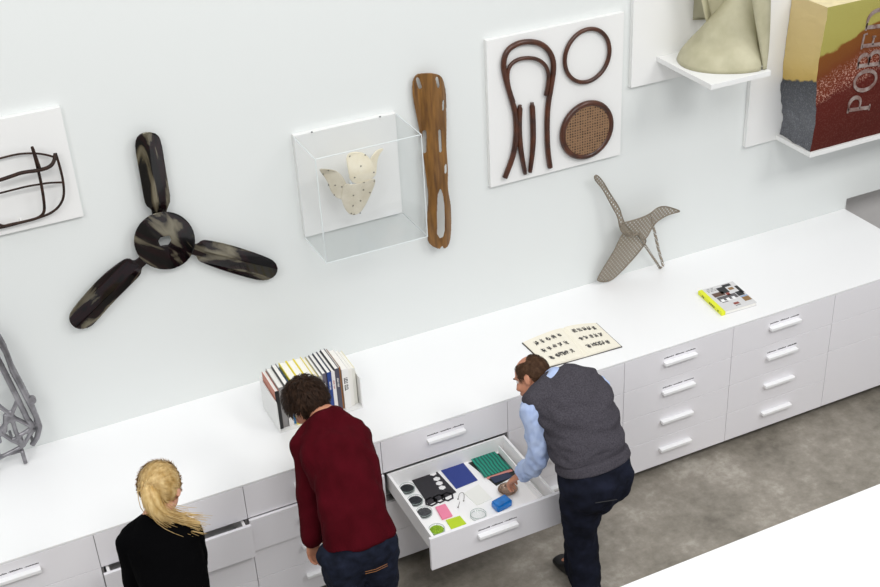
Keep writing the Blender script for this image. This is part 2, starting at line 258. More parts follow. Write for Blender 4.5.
def block_mat(front):
    m = bpy.data.materials.new('block_face_front' if front else 'block_face_side'); m.use_nodes = True; nt = m.node_tree; p = nt.nodes['Principled BSDF']
    tc = node(nt, 'ShaderNodeTexCoord'); sx = node(nt, 'ShaderNodeSeparateXYZ'); nt.links.new(tc.outputs['Object'], sx.inputs[0])
    wob = node(nt, 'ShaderNodeTexNoise', Scale=9, Detail=6); nt.links.new(tc.outputs['Object'], wob.inputs['Vector'])
    z = node(nt, 'ShaderNodeMath', operation='MULTIPLY_ADD'); z.inputs[1].default_value = .09; nt.links.new(wob.outputs['Fac'], z.inputs[0]); 
    if front:  # the diagonal: the upper layers climb to the right
        t = node(nt, 'ShaderNodeMath', operation='MULTIPLY_ADD'); t.inputs[1].default_value = -.32
        nt.links.new(sx.outputs['X'], t.inputs[0]); nt.links.new(sx.outputs['Z'], t.inputs[2]); nt.links.new(t.outputs[0], z.inputs[2])
        st = [(0, '4c170f'), (.33, '561a11'), (.39, '6b2a18'), (.5, '6e3519'), (.56, '75431c'), (.635, '7a481c'), (.65, 'a39a50'), (1, 'aaa45c')]
    else:
        t = node(nt, 'ShaderNodeMath', operation='MULTIPLY_ADD'); t.inputs[1].default_value = .27
        nt.links.new(sx.outputs['Y'], t.inputs[0]); nt.links.new(sx.outputs['Z'], t.inputs[2]); nt.links.new(t.outputs[0], z.inputs[2])
        st = [(0, '55565b'), (.2, '64666b'), (.455, '47494e'), (.465, 'c9ab62'), (.6, 'd3bb7d'), (1, 'd8c493')]
    r = ramp(nt, st)
    nt.links.new(z.outputs[0], r.inputs[0])
    sp = node(nt, 'ShaderNodeTexNoise', Scale=120, Detail=4); nt.links.new(tc.outputs['Object'], sp.inputs['Vector'])
    band = ramp(nt, [(0, '404040'), (.32, '484848'), (.37, 'ffffff'), (.46, 'ffffff'), (.52, '000000'), (1, '000000')]) if front else ramp(nt, [(0, 'a0a0a0'), (.44, '707070'), (.46, '000000'), (1, '000000')])
    nt.links.new(z.outputs[0], band.inputs[0])
    spk = node(nt, 'ShaderNodeMapRange'); spk.inputs['From Min'].default_value = .52; spk.inputs['From Max'].default_value = .62
    nt.links.new(sp.outputs['Fac'], spk.inputs['Value'])
    mu = node(nt, 'ShaderNodeMath', operation='MULTIPLY'); nt.links.new(spk.outputs[0], mu.inputs[0]); nt.links.new(band.outputs[0], mu.inputs[1])
    mu.use_clamp = True
    mx = node(nt, 'ShaderNodeMix'); mx.data_type = 'RGBA'
    nt.links.new(mu.outputs[0], mx.inputs['Factor']); nt.links.new(r.outputs[0], mx.inputs['A']); mx.inputs['B'].default_value = rgb('b98f7f' if front else 'a9abb0')
    nt.links.new(mx.outputs['Result'], p.inputs['Base Color']); p.inputs['Roughness'].default_value = .65; p.inputs['Specular IOR Level'].default_value = .2
    b = node(nt, 'ShaderNodeBump', Strength=.25, Distance=.01); nt.links.new(sp.outputs['Fac'], b.inputs['Height']); nt.links.new(b.outputs[0], p.inputs['Normal'])
    return m

# ------------------------------------------------------------------ mesh helpers
def put(name, bm, m, parent=None, smooth=False, flip=True):
    """link a bmesh (built in world coordinates) as one object; a child keeps its place under its parent"""
    if flip: bmesh.ops.recalc_face_normals(bm, faces=bm.faces)
    if parent:
        off = parent.location.copy(); q = parent.parent
        while q: off += q.location; q = q.parent
        bmesh.ops.translate(bm, vec=-off, verts=bm.verts)
    me = bpy.data.meshes.new(name); bm.to_mesh(me); bm.free()
    for k in (m if isinstance(m, (list, tuple)) else [m]): me.materials.append(k)
    if smooth:
        for p in me.polygons: p.use_smooth = True
    o = bpy.data.objects.new(name, me); COL.objects.link(o)
    if parent: o.parent = parent
    return o
def tag(o, label, cat=None, group=None, kind=None):
    if label: o['label'] = label
    if cat: o['category'] = cat
    if group: o['group'] = group
    if kind: o['kind'] = kind
    return o
def empty(name, loc, label, cat, group=None):
    o = bpy.data.objects.new(name, None); COL.objects.link(o); o.location = loc; o.empty_display_size = .1
    return tag(o, label, cat, group)
def recentre(o, loc):
    """move a top-level mesh's origin to loc"""
    v = Vector(loc); o.data.transform(Matrix.Translation(-v)); o.location = v
    return o
def box(bm, x0, x1, y0, y1, z0, z1, bev=0, mi=0):
    vs = [bm.verts.new((x, y, z)) for x in (x0, x1) for y in (y0, y1) for z in (z0, z1)]
    fs = []
    for q in ((0, 1, 3, 2), (4, 6, 7, 5), (0, 4, 5, 1), (2, 3, 7, 6), (0, 2, 6, 4), (1, 5, 7, 3)):
        f = bm.faces.new([vs[i] for i in q]); f.material_index = mi; fs.append(f)
    if bev:
        es = list({e for f in fs for e in f.edges})
        r = bmesh.ops.bevel(bm, geom=es, offset=bev, segments=2, affect='EDGES', profile=.5, material=mi)
    return vs
def bx(*a, **k):
    bm = bmesh.new(); box(bm, *a, **k); return bm
def prism(bm, pts, z0, z1, mi=0):
    """pts: list of (x, y); a prism between z0 and z1"""
    lo = [bm.verts.new((x, y, z0)) for x, y in pts]; hi = [bm.verts.new((x, y, z1)) for x, y in pts]
    n = len(pts)
    fs = [bm.faces.new(lo[::-1]), bm.faces.new(hi)]
    fs += [bm.faces.new((lo[i], lo[(i + 1) % n], hi[(i + 1) % n], hi[i])) for i in range(n)]
    for f in fs: f.material_index = mi
    return lo + hi
def chaikin(pts, n=2, closed=False):
    pts = [Vector(p) for p in pts]
    for _ in range(n):
        out = []
        m = len(pts)
        rng = range(m) if closed else range(m - 1)
        if not closed: out.append(pts[0])
        for i in rng:
            a, b = pts[i], pts[(i + 1) % m]
            out += [a.lerp(b, .25), a.lerp(b, .75)]
        if not closed: out.append(pts[-1])
        pts = out
    return pts
def tube(bm, pts, r, n=10, squash=1, side=None, caps=True, mi=0):
    pts = [Vector(p) for p in pts]; rs = r if hasattr(r, '__len__') else [r] * len(pts)
    rings = []; ref = Vector(side) if side else Vector((.31, -.6, .73))
    for i, p in enumerate(pts):
        t = (pts[min(i + 1, len(pts) - 1)] - pts[max(i - 1, 0)])
        t = t.normalized() if t.length > 1e-9 else Vector((0, 0, 1))
        u = ref - t * ref.dot(t)
        if u.length < 1e-4: u = t.orthogonal()
        u.normalize(); w = t.cross(u)
        if not side: ref = u
        rings.append([bm.verts.new(p + (u * math.cos(a) + w * math.sin(a) * squash) * rs[i]) for a in [2 * PI * k / n for k in range(n)]])
    for a, b in zip(rings, rings[1:]):
        for k in range(n): bm.faces.new((a[k], a[(k + 1) % n], b[(k + 1) % n], b[k])).material_index = mi
    if caps:
        bm.faces.new(rings[0][::-1]).material_index = mi; bm.faces.new(rings[-1]).material_index = mi
def ell(bm, c, r, ax=None, sub=3):
    m = Matrix.Translation(Vector(c))
    if ax: m = m @ Matrix([[ax[j][i] for j in range(3)] for i in range(3)]).to_4x4()
    m = m @ Matrix.Diagonal((r[0], r[1], r[2], 1))
    return bmesh.ops.create_icosphere(bm, subdivisions=sub, radius=1, matrix=m)['verts']
def disc(bm, c, r, z0, z1, n=40):
    return prism(bm, [(c[0] + r * math.cos(2 * PI * k / n), c[1] + r * math.sin(2 * PI * k / n)) for k in range(n)], z0, z1)
def plate(outlines, t):
    """closed 2-D outlines (first is the rim, the others are holes) -> bmesh in x, y with thickness t about z = 0"""
    cu = bpy.data.curves.new('tmp', 'CURVE'); cu.dimensions = '2D'; cu.fill_mode = 'BOTH'; cu.extrude = t / 2
    for pts in outlines:
        s = cu.splines.new('POLY'); s.points.add(len(pts) - 1); s.use_cyclic_u = True
        for i, p in enumerate(pts): s.points[i].co = (p[0], p[1], 0, 1)
    o = bpy.data.objects.new('tmp', cu); COL.objects.link(o)
    dg = bpy.context.evaluated_depsgraph_get()
    me = bpy.data.meshes.new_from_object(o.evaluated_get(dg))
    bm = bmesh.new(); bm.from_mesh(me); bmesh.ops.remove_doubles(bm, verts=bm.verts, dist=1e-5)
    bpy.data.objects.remove(o); bpy.data.curves.remove(cu); bpy.data.meshes.remove(me)
    return bm
def fuse(bm, voxel, smooth=4, fac=.5):
    """grow one continuous skin over overlapping solids"""
    bmesh.ops.recalc_face_normals(bm, faces=bm.faces)
    me = bpy.data.meshes.new('tmp'); bm.to_mesh(me); bm.free()
    o = bpy.data.objects.new('tmp', me); COL.objects.link(o)
    r = o.modifiers.new('r', 'REMESH'); r.mode = 'VOXEL'; r.voxel_size = voxel
    if smooth:
        s = o.modifiers.new('s', 'SMOOTH'); s.iterations = smooth; s.factor = fac
    dg = bpy.context.evaluated_depsgraph_get()
    me2 = bpy.data.meshes.new_from_object(o.evaluated_get(dg))
    out = bmesh.new(); out.from_mesh(me2)
    bpy.data.objects.remove(o); bpy.data.meshes.remove(me); bpy.data.meshes.remove(me2)
    return out
def upright(bm, y=0):
    """plate built in (x, y) -> stands on the wall plane as (x, z) at depth y"""
    for v in bm.verts: v.co = Vector((v.co.x, y - v.co.z, v.co.y))
    return bm
def sheet(outlines, t, voxel, yfun, smooth=2):
    """a bent plate on the wall: outlines in (x, z), yfun(x, z) gives its depth"""
    bm = fuse(plate(outlines, t), voxel, smooth)
    for v in bm.verts:
        x, z, h = v.co.x, v.co.y, v.co.z
        v.co = Vector((x, yfun(x, z) - h, z))
    return bm

# ------------------------------------------------------------------ the room
def structure(name, bm, m): return tag(put(name, bm, m), None, kind='structure')
structure('floor', bx(-7, 12, -9, .6, -.1, 0), M['floor'])
XE = XM(7) + .042
bm = bmesh.new(); box(bm, -7, XE + .01, 0, .5, 0, .972); box(bm, -7, 12, 0, .5, .972, 7.4)
structure('wall_back', bm, M['wall'])
structure('wall_recess', bx(XE + .012, 12, .3, .5, 0, .971), M['recess'])

# ------------------------------------------------------------------ drawer cabinets
FRONT = -DEP
rows = [(.0745 + (3 - k) * .2036 + .0015, .0745 + (4 - k) * .2036 - .0015) for k in range(4)]
def lettering(bm, xc, y, z, w):
    """three short words in fine dark print"""
    x = xc - w / 2
    word = [.3, .28, .3]
    for k, f in enumerate(word):
        e = x + w * f
        while x < e:
            l = random.uniform(.003, .006); h = random.choice((.0055, .0055, .008))
            box(bm, x, x + l, y - .0006, y, z, z + h); x += l + .0016
        if k < 2:
            x += w * .02; box(bm, x, x + .006, y - .0006, y, z + .002, z + .0032); x += w * .04
def make_drawer(cab, x0, x1, z0, z1, out=0, handle=True, letters=False, side_h=.085):
    yf = FRONT - out
    bm = bmesh.new(); box(bm, x0, x1, yf, yf + .018, z0, z1, bev=.0012)
    d = .56 if out > .3 else .5
    zb = z0 + .099 if out > .3 else z0 + .02
    zt = z1 - .012
    mi = 1
    for a, b in ((x0 + .02, x0 + .034), (x1 - .034, x1 - .02)): box(bm, a, b, yf + .0181, yf + .018 + d, zb - .012, zt, mi=mi)
    box(bm, x0 + .0341, x1 - .0341, yf + .0181, yf + .018 + d, zb - .012, zb, mi=mi)
    box(bm, x0 + .0341, x1 - .0341, yf + .006 + d, yf + .018 + d, zb + .0001, zt, mi=mi)
    dr = put('drawer', bm, [M['front'], M['inner']], cab)
    if handle:
        xc = (x0 + x1) / 2 - .003; zc = z1 - .083
        h = bmesh.new(); box(h, xc - .109, xc + .109, yf - .03, yf - .0001, zc - .010, zc + .010, bev=.003)
        hd = put('handle', h, M['handle'], dr)
    if letters:
        l = bmesh.new(); lettering(l, xc, yf - .0001, zc + .026, .205); put('lettering', l, M['ink'], dr)
    return dr
spec = {  # module: (handles, lettered rows, {row: pulled out by})
    -2: ((1, 1, 1, 1), (0,), {}), -1: ((1, 1, 1, 1), (0,), {}), 0: ((1, 1, 1, 1), (), {1: .058}), 1: ((1, 1, 1, 1), (2,), {1: .02}),
    2: ((1, 1, 1, 1), (0, 1), {1: .574}), 3: ((0, 0, 1, 1), (), {}), 4: ((1, 1, 1, 1), (0, 1), {}), 5: ((1, 1, 1, 1), (0, 1), {}), 6: ((0, 0, 0), (), {})}
clab = {-2: 'white drawer cabinet at the far left end, mostly cut off by the picture edge',
        -1: 'white drawer cabinet left of the woman in black',
        0: 'white drawer cabinet with a slightly open drawer in front of the blond woman',
        1: 'white drawer cabinet in front of the man in the maroon sweater',
        2: 'white drawer cabinet with its second drawer pulled fully out and full of samples',
        3: 'white drawer cabinet right behind the man in the grey vest, below the open book',
        4: 'white four-drawer cabinet just right of the man in the grey vest',
        5: 'white four-drawer cabinet below and right of the yellow-spined book',
        6: 'white handleless cabinet at the far right end of the row'}
for i in range(-2, 7):
    x0, x1 = XM(i), XM(i + 1)
    hs, ls, outs = spec[i]
    c = empty('drawer_cabinet', (x0 + PITCH / 2, -.4, 0), clab[i], 'cabinet', 'white drawer cabinets in a row under the worktop')
    b = bmesh.new(); e = .0005
    box(b, x0 + e, x0 + .012, FRONT + .02, -.002, TOE, .8895); box(b, x1 - .012, x1 - e, FRONT + .02, -.002, TOE, .8895)
    box(b, x0 + .0125, x1 - .0125, FRONT + .02, -.002, TOE, TOE + .012); box(b, x0 + .0125, x1 - .0125, -.02, -.002, TOE + .0125, .8895)
    for k in (1, 2, 3):
        z = .0745 + k * .2036; box(b, x0 + .0125, x1 - .0125, FRONT + .02, FRONT + .06, z - .004, z + .004)
    put('body', b, M['gapdark'], c)
    put('plinth', bx(x0 + e, x1 - e, FRONT + .30, -.01, 0, TOE - .0005), M['plinth'], c)
    if i == 6:
        zz = [(rows[0][0], rows[0][1]), (rows[1][0], rows[1][1]), (rows[3][0], rows[2][1])]
    else: zz = rows
    for k, (z0, z1) in enumerate(zz):
        make_drawer(c, x0 + .0015, x1 - .0015, z0, z1, outs.get(k, 0), bool(hs[k]), k in ls)
wt = put('worktop', bx(XM(-2), XE, FRONT, -.0005, .8905, HC, bev=.001), M['worktop'])
tag(wt, 'long continuous white worktop running along the wall over the drawer cabinets', 'worktop')
ep = put('end_panel', bx(XM(7) + .0005, XE, FRONT, -.0005, 0, .89), M['front']); tag(ep, 'white end panel closing the right end of the cabinet row', 'panel')

# island in the foreground, same kind of white top
c = empty('display_island', (4.3, -2.8, 0), 'white display island with a plain top in the lower right foreground', 'counter')
b = bmesh.new(); box(b, 1.9, 7.5, -3.3, -2.32, TOE, .885); put('body', b, M['front'], c)
put('plinth', bx(1.95, 7.45, -3.25, -2.39, 0, TOE - .0005), M['plinth'], c)
put('top', bx(1.88, 7.52, -3.32, -2.29, .8855, HC, bev=.002), M['worktop'], c)

# ------------------------------------------------------------------ boards on the wall
def board(x0, x1, z0, z1, label, grp='white display boards on the wall'):
    o = put('display_board', bx(x0, x1, -.03, -.0005, z0, z1, bev=.0015), M['board']); recentre(o, ((x0 + x1) / 2, -.015, (z0 + z1) / 2))
    return tag(o, label, 'board', grp)
board(-.35, 1.087, 2.13, 2.69, 'white board behind the dark wire frame at the left edge')
board(3.276, 4.124, 1.732, 2.583, 'square white board carrying the bentwood chair pieces')
board(4.184, 4.95, 2.129, 3.1, 'white board behind the khaki shell and its shelf')
board(5.03, 6.3, 1.563, 3.1, 'white board behind the coloured carved block at upper right')
BX0, BX1, BZ0, BZ1, BD = 2.172, 2.738, 1.716, 2.2935, .348
board(BX0 + .002, BX1 - .002, BZ0 + .002, BZ1 + .004, 'white board at the back of the clear acrylic box')

# propeller-like lacquered plywood
def yblade(a, b, amp):
    a, b = Vector(a), Vector(b); d = (b - a).normalized(); n = Vector((-d.y, d.x))
    def f(x, z):
        s = (Vector((x, z)) - a).dot(n) / .062; s = max(-1, min(1, s)); l = (Vector((x, z)) - a).length
        return -.045 - amp * (1 - abs(s)) ** .9 * min(1, max(0, (l - .17) / .05)) - .004 * s
    return f
def reflection_streaks(bm, a, b, seed):  # per-vertex coordinates that run the painted reflection streaks along a blade
    a, b = Vector(a), Vector(b); d = (b - a).normalized(); n = Vector((-d.y, d.x)); L_ = bm.verts.layers.float_vector.new('reflection_streaks')
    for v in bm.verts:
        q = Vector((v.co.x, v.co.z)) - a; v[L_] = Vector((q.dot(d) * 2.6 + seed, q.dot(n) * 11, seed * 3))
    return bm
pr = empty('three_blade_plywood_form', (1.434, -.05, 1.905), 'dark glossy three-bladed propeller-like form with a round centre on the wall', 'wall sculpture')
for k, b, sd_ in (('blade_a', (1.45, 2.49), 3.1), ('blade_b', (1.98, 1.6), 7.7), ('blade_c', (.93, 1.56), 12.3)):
    o = put('blade', reflection_streaks(sheet([chaikin([p + (0,) for p in D[k]], 1, True)], .008, .003, yblade((1.434, 1.905), b, .010), 1), (1.434, 1.905), b, sd_), M['lacquer'], pr, True)
o = put('hub', reflection_streaks(sheet([D['hub'], D['hubhole']], .008, .003, lambda x, z: -.054 - .008 * math.cos(9 * (x - 1.43) + 5 * (z - 1.9))), (1.434, 1.8), (1.2, 2.1), 5.5), M['lacquer'], pr, True)
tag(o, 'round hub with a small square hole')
bm = bmesh.new()
for (x, z) in ((1.45, 2.15), (1.72, 1.745), (1.25, 1.779)):
    bm = bmesh.new(); tube(bm, [(x, -.0005, z), (x, -.048, z)], .006); put('wall_pin', bm, M['ink'], pr)

# leg splint
def slot(k, w=.0085):
    a, b = Vector(D[k][0]), Vector(D[k][1]); d = (b - a).normalized(); n = Vector((-d.y, d.x)) * w
    return [a - n - d * .0, a - d * w, a + n, b + n, b + d * w, b - n]
def ysp(x, z):
    xc = 2.95; w = .075; s = max(-1, min(1, (x - xc) / w))
    return -.075 + .035 * s * s - .012 * math.sin((z - 1.45) * 5)
bm = sheet([chaikin([p + (0,) for p in D['splint']], 1, True), D['splint_hole']] + [slot('slot%d' % i) for i in range(6)], .008, .0032, ysp, 1)
o = put('leg_splint', bm, M['wood'], None, True); recentre(o, (2.95, -.06, 1.97))
tag(o, 'tall moulded walnut-brown plywood leg splint with slots, hung right of the acrylic box', 'wall sculpture')

# bentwood pieces
def wtube(name, keys, y, r, label, part=None, n=2, squash=1):
    bm = bmesh.new(); P = chaikin([(x, y, z) for x, z in D[keys]], n)
    tube(bm, P, r, 12, squash)
    return bm
def tapered(pts, y, r0, r1, n=2):
    P = chaikin([(x, y, z) for x, z in pts], n); k = len(P)
    return P, [r0 + (r1 - r0) * i / (k - 1) for i in range(k)]
g = 'bentwood chair pieces on the square board'
fr = empty('bentwood_chair_back', (3.5, -.05, 2.1), 'dark bentwood chair back, two nested hoops running down into rear legs', 'chair part', g)
bm = bmesh.new(); P = chaikin([(x, -.046, z) for x, z in D['bw_outer']], 2); tube(bm, P, .0155, 12); put('outer_hoop', bm, M['bent'], fr, True)
bm = bmesh.new(); P = chaikin([(x, -.05, z) for x, z in D['bw_inner']], 2); tube(bm, P, .011, 12); put('inner_hoop', bm, M['bent'], fr, True)
for k, lab in (('bw_leg1', 'dark bentwood front leg standing left, inside the chair back'), ('bw_leg2', 'dark bentwood front leg standing right, inside the chair back')):
    P = chaikin([(x, -.046, z) for x, z in D[k]], 2); m = len(P)
    rr = [(.010 if i < 2 else .0145 + .004 * math.sin(PI * i / (m - 1))) * (1 - .25 * i / m) for i in range(m)]
    bm = bmesh.new(); tube(bm, P, rr, 12); o = put('chair_leg', bm, M['bent'], None, True); recentre(o, P[m // 2]); tag(o, lab, 'chair part', g)
bm = bmesh.new(); c0 = Vector((3.883, -.045, 2.385)); n = 64
for k in range(1):
    pts = [c0 + Vector((.142 * math.cos(a), 0, .150 * math.sin(a))) for a in [2 * PI * i / n for i in range(n + 1)]]
    tube(bm, pts, .012, 12, 1.0, side=(0, 1, 0), caps=False)
bmesh.ops.remove_doubles(bm, verts=bm.verts, dist=1e-4)
o = put('bentwood_ring', bm, M['bent'], None, True); recentre(o, c0); tag(o, 'thin empty bentwood ring at the top right of the square board', 'chair part', g)
c0 = Vector((3.884, -.05, 1.947))
st = empty('cane_seat', c0, 'round bentwood chair seat with woven cane, bottom right of the square board', 'chair part', g)
bm = bmesh.new(); tube(bm, [c0 + Vector((.158 * math.cos(a), .002, .16 * math.sin(a))) for a in [2 * PI * i / n for i in range(n + 1)]], .017, 12, 1, side=(0, 1, 0), caps=False)
bmesh.ops.remove_doubles(bm, verts=bm.verts, dist=1e-4); put('seat_ring', bm, M['bent'], st, True)
bm = bmesh.new(); disc(bm, (0, 0), .15, -.002, .002, 48)
for v in bm.verts: v.co = Vector((v.co.x, v.co.z, v.co.y)) + c0 + Vector((0, -.004, 0))
put('cane_panel', bm, M['cane'], st)

# dark wire frame at the left
fr = empty('wire_sculpture', (.5, -.06, 2.35), 'dark bent wire chair frame on the white board at the left edge', 'wall sculpture')
for k, r in (('fr_a', .005), ('fr_b', .007), ('fr_c', .006), ('fr_e', .005), ('fr_f', .0055), ('fr_d', .009)):
    P = chaikin(D[k], 2)
    for side_ in ((0, 1) if k != 'fr_f' else (0,)):
        bm = bmesh.new(); tube(bm, [Vector((1.1 - p.x, p.y, p.z)) if side_ else p for p in P], r, 8)
        put('front_rail' if k == 'fr_d' else 'wire_rod', bm, M['wire'], fr, True)
for x in (.3, .8):
    bm = bmesh.new(); tube(bm, [(x, -.0302, 2.19), (x, -.06, 2.19)], .004, 8); put('holder', bm, M['board'], fr)

# acrylic box
ab = empty('acrylic_display_box', ((BX0 + BX1) / 2, -.17, BZ0), 'clear acrylic display box mounted on the wall around the pale plywood form', 'display box')
t = .004; bm = bmesh.new(); Y1 = -BD; Y0 = -.0301
box(bm, BX0, BX0 + t, Y1, Y0, BZ0, BZ1); box(bm, BX1 - t, BX1, Y1, Y0, BZ0, BZ1)
box(bm, BX0 + t, BX1 - t, Y1, Y1 + t, BZ0, BZ1); box(bm, BX0 + t, BX1 - t, Y1 + t, Y0, BZ0, BZ0 + t); box(bm, BX0 + t, BX1 - t, Y1 + t, Y0, BZ1 - t, BZ1)
put('panes', bm, M['acrylic'], ab)
bm = bmesh.new(); e = .0022
for x in (BX0, BX1):
    for z in (BZ0, BZ1): tube(bm, [(x, Y0, z), (x, Y1, z)], e, 6)
    tube(bm, [(x, Y1, BZ0), (x, Y1, BZ1)], e * 1.3, 6)
for z in (BZ0, BZ1): tube(bm, [(BX0, Y1, z), (BX1, Y1, z)], e, 6)
put('polished_edges', bm, M['acrylic_edge'], ab)
for x in (BX0 + .1, BX1 - .09):
    bm = bmesh.new(); box(bm, x - .004, x + .004, -.031 - .002, -.0302, BZ1 + .0005, BZ1 + .0065)
    put('screw', bm, M['ink'], ab)

# pale plywood form inside the box
pf = empty('plywood_sculpture', (2.44, -.15, 1.95), 'pale cream bent plywood form with an arched tongue and two wings inside the acrylic box', 'sculpture')
def sm(k, n=2): return chaikin([p + (0,) for p in D[k]], n, True)
def add_dots(bm, keys, yf):
    for x, z in keys:
        c = Vector((x, yf(x, z) - .007, z)); vs = ell(bm, c, (.0042, .0015, .0042), sub=1)
        for f in {f for v in vs for f in v.link_faces}: f.material_index = 1
yt = lambda x, z: -.20 - .02 * math.sin(max(0, min(1, (z - 2.03) / .17)) * PI) + 3 * (x - 2.46) ** 2
yb = lambda x, z: -.213 + 2.2 * (x - 2.45) ** 2
yl = lambda x, z: -.16 + .25 * (x - 2.25) * -1 - .5 * max(0, z - 2.12)
yr = lambda x, z: -.10 - .35 * (2.62 - x)
dts = D['pw_dots']
for nm, k, yf, m_, dd in (('tongue', 'pw_tongue', yt, 'plylight', dts[:5]), ('front_cone', 'pw_body', yb, 'ply', dts[12:]), ('wing', 'pw_wl', yl, 'ply', dts[5:12]), ('wing', 'pw_wr', yr, 'plylight', [])):
    bm = sheet([sm(k)], .008, .0035, yf, 2); add_dots(bm, dd, yf)
    put(nm, bm, [M[m_], M['dot']], pf, True)
bm = bmesh.new(); tube(bm, [(2.45, -.0301, 1.97), (2.45, -.19, 1.97)], .006); put('support_pin', bm, M['acrylic_edge'], pf)

# shelf + khaki shell
def shelf(x0, x1, yf, zt, th, lab):
    o = put('wall_shelf', bx(x0, x1, yf, -.0305, zt - th, zt, bev=.0015), M['board']); recentre(o, ((x0 + x1) / 2, yf / 2, zt))
    return tag(o, lab, 'shelf', 'white wall shelves at upper right')
SZ = 2.2828
shelf(4.35, 4.742, -.543, SZ, .03, 'white shelf carrying the khaki shell form')
sh = empty('moulded_shell', (4.58, -.3, SZ), 'khaki moulded shell with a rounded dome and tall curved sheets behind, on a white shelf', 'sculpture')
bm = bmesh.new()   # dome: lofted arcs leaning back and right
base = chaikin([(4.425, -.1, 0), (4.372, -.22, 0), (4.38, -.32, 0), (4.44, -.41, 0), (4.53, -.475, 0), (4.62, -.515, 0), (4.715, -.522, 0), (4.72, -.4, 0), (4.70, -.2, 0), (4.62, -.09, 0), (4.5, -.07, 0)], 2, True)
apex = Vector((4.745, -.30, .46)); rings = []; c0_ = Vector((4.56, -.3, 0))
for i in range(21):
    s = i / 20; k = max(.03, (1 - s ** 1.05) ** .92); ring = []
    for j, q in enumerate(base):
        off = (Vector((q.x, q.y, 0)) - c0_) * k * (1 + .05 * math.sin(PI * min(1, s * 4)))
        p = c0_.lerp(Vector((apex.x, apex.y, 0)), s ** 1.15) + off; p.z = SZ + .001 + apex.z * s
        d = math.exp(-((p.x - 4.47) / .07) ** 2 - ((p.z - SZ - .12) / .03) ** 2); p.y += .02 * d; p.x += .012 * d
        p.x = min(p.x, 4.728)
        ring.append(bm.verts.new(p))
    rings.append(ring)
for a, b in zip(rings, rings[1:]):
    for j in range(len(a)): bm.faces.new((a[j], a[(j + 1) % len(a)], b[(j + 1) % len(a)], b[j]))
bm.faces.new(rings[-1]); bm.faces.new(rings[0][::-1])
put('dome', bm, M['shell'], sh, True)
def lofted(strips, th=.008):
    """strips: list of polylines with equal point counts -> thickened surface"""
    bm = bmesh.new(); g_ = [[bm.verts.new(p) for p in s] for s in strips]
    for a, b in zip(g_, g_[1:]):
        for j in range(len(a) - 1): bm.faces.new((a[j], a[j + 1], b[j + 1], b[j]))
    bmesh.ops.recalc_face_normals(bm, faces=bm.faces)
    bmesh.ops.solidify(bm, geom=bm.faces[:], thickness=th)
    return bm
ul, ur = chaikin(D['up_l'][::-1], 2), chaikin(D['up_r'][::-1], 2); ul[0].z = ur[0].z = SZ + .003
def extend(P, n_=3):
    d = P[-1] - P[-3]
    return P + [P[-1] + d * k for k in range(1, n_)]
L = []
for i, (a, c_) in enumerate(zip(extend(ul), extend(ur))):   # right-hand upright sheet, its foot at the shelf's front corner
    z = a.z; e_ = Vector((c_.x + .004, -.36, c_.z))
    L.append([a.lerp(c_, t_) + Vector((0, -.012 * math.sin(PI * t_), 0)) for t_ in (0, .3, .6, 1)] + [c_.lerp(e_, .5), e_])
put('upright_sheet', lofted(L, .006), M['shell'], sh, True)
L = []
for p in extend(chaikin(D['hood'][::-1], 1), 4):      # rear hood sheet
    L.append([Vector(p), Vector((p.x + .085, -.12, p.z)), Vector((4.55, -.075, p.z)), Vector((4.66, -.075, p.z)), Vector((4.75, -.12, p.z)), Vector((4.76, -.2, p.z))])
put('rear_sheet', lofted(L, .006), M['shell'], sh, True)

# carved block on its shelf
BZ = 1.5959; BY = D['blk_y']
shelf(5.256, 6.3, -.3545, BZ, .028, 'long white shelf carrying the coloured carved block')
bl = empty('carved_block', (5.27, -.2, BZ), 'tall rough gold, brown and dark red block with cut letters on a white shelf', 'sculpture')
bm = bmesh.new(); ny, nx, nz = 14, 30, 60; HB = .885; XR = 6.15
def bp(u, face, w):
    z = w * HB
    rough = .012 * noise.noise(Vector((u * 3, z * 14, face * 7))) + .006 * noise.noise(Vector((u * 9, z * 30, face))) 
    if z > .3: rough *= .35
    if face == 0:  # left side, u from the back (0) to the front (1)
        x = 5.268 + .012 * math.sin(z * 9) - abs(0) + rough; y = -.034 + (BY + .034) * u
        x += .016 * (1 - u) * math.sin(z * 12 + 1) * (1 if z < .34 else .3)
        return Vector((x, y, BZ + .001 + z))
    e = bp(1, 0, w)
    return Vector((e.x + (XR - e.x) * u, e.y + .004 * noise.noise(Vector((u * 8, z * 8, 3))) * min(1, u * 10), BZ + .001 + z))
gl = [[bm.verts.new(bp(i / ny, 0, k / nz)) for i in range(ny + 1)] for k in range(nz + 1)]
gf = [[gl[k][ny]] + [bm.verts.new(bp(i / nx, 1, k / nz)) for i in range(1, nx + 1)] for k in range(nz + 1)]
gr = [[bm.verts.new((XR, -.034, BZ + .001 + k * HB / nz))] for k in range(nz + 1)]
for G, mi in ((gl, 0), (gf, 1)):
    for a, b in zip(G, G[1:]):
        for j in range(len(a) - 1): bm.faces.new((a[j], a[j + 1], b[j + 1], b[j])).material_index = mi
for a in (0, nz):
    f = bm.faces.new(gl[a] + gf[a][1:] + gr[a]); f.material_index = 2
for a in range(nz):
    bm.faces.new((gf[a][nx], gf[a + 1][nx], gr[a + 1][0], gr[a][0])); bm.faces.new((gr[a][0], gr[a + 1][0], gl[a + 1][0], gl[a][0]))
M['blk_side'], M['blk_front'], M['blk_top'] = block_mat(False), block_mat(True), mat('block_top_cream', 'e2d3a6', .5, var=.1, bump=.2)
put('block', bm, [M['blk_side'], M['blk_front'], M['blk_top']], bl)
M['letter'] = mat('cut_letter_grey', 'a0948e', .4, color2='6d4a42', scale=30)
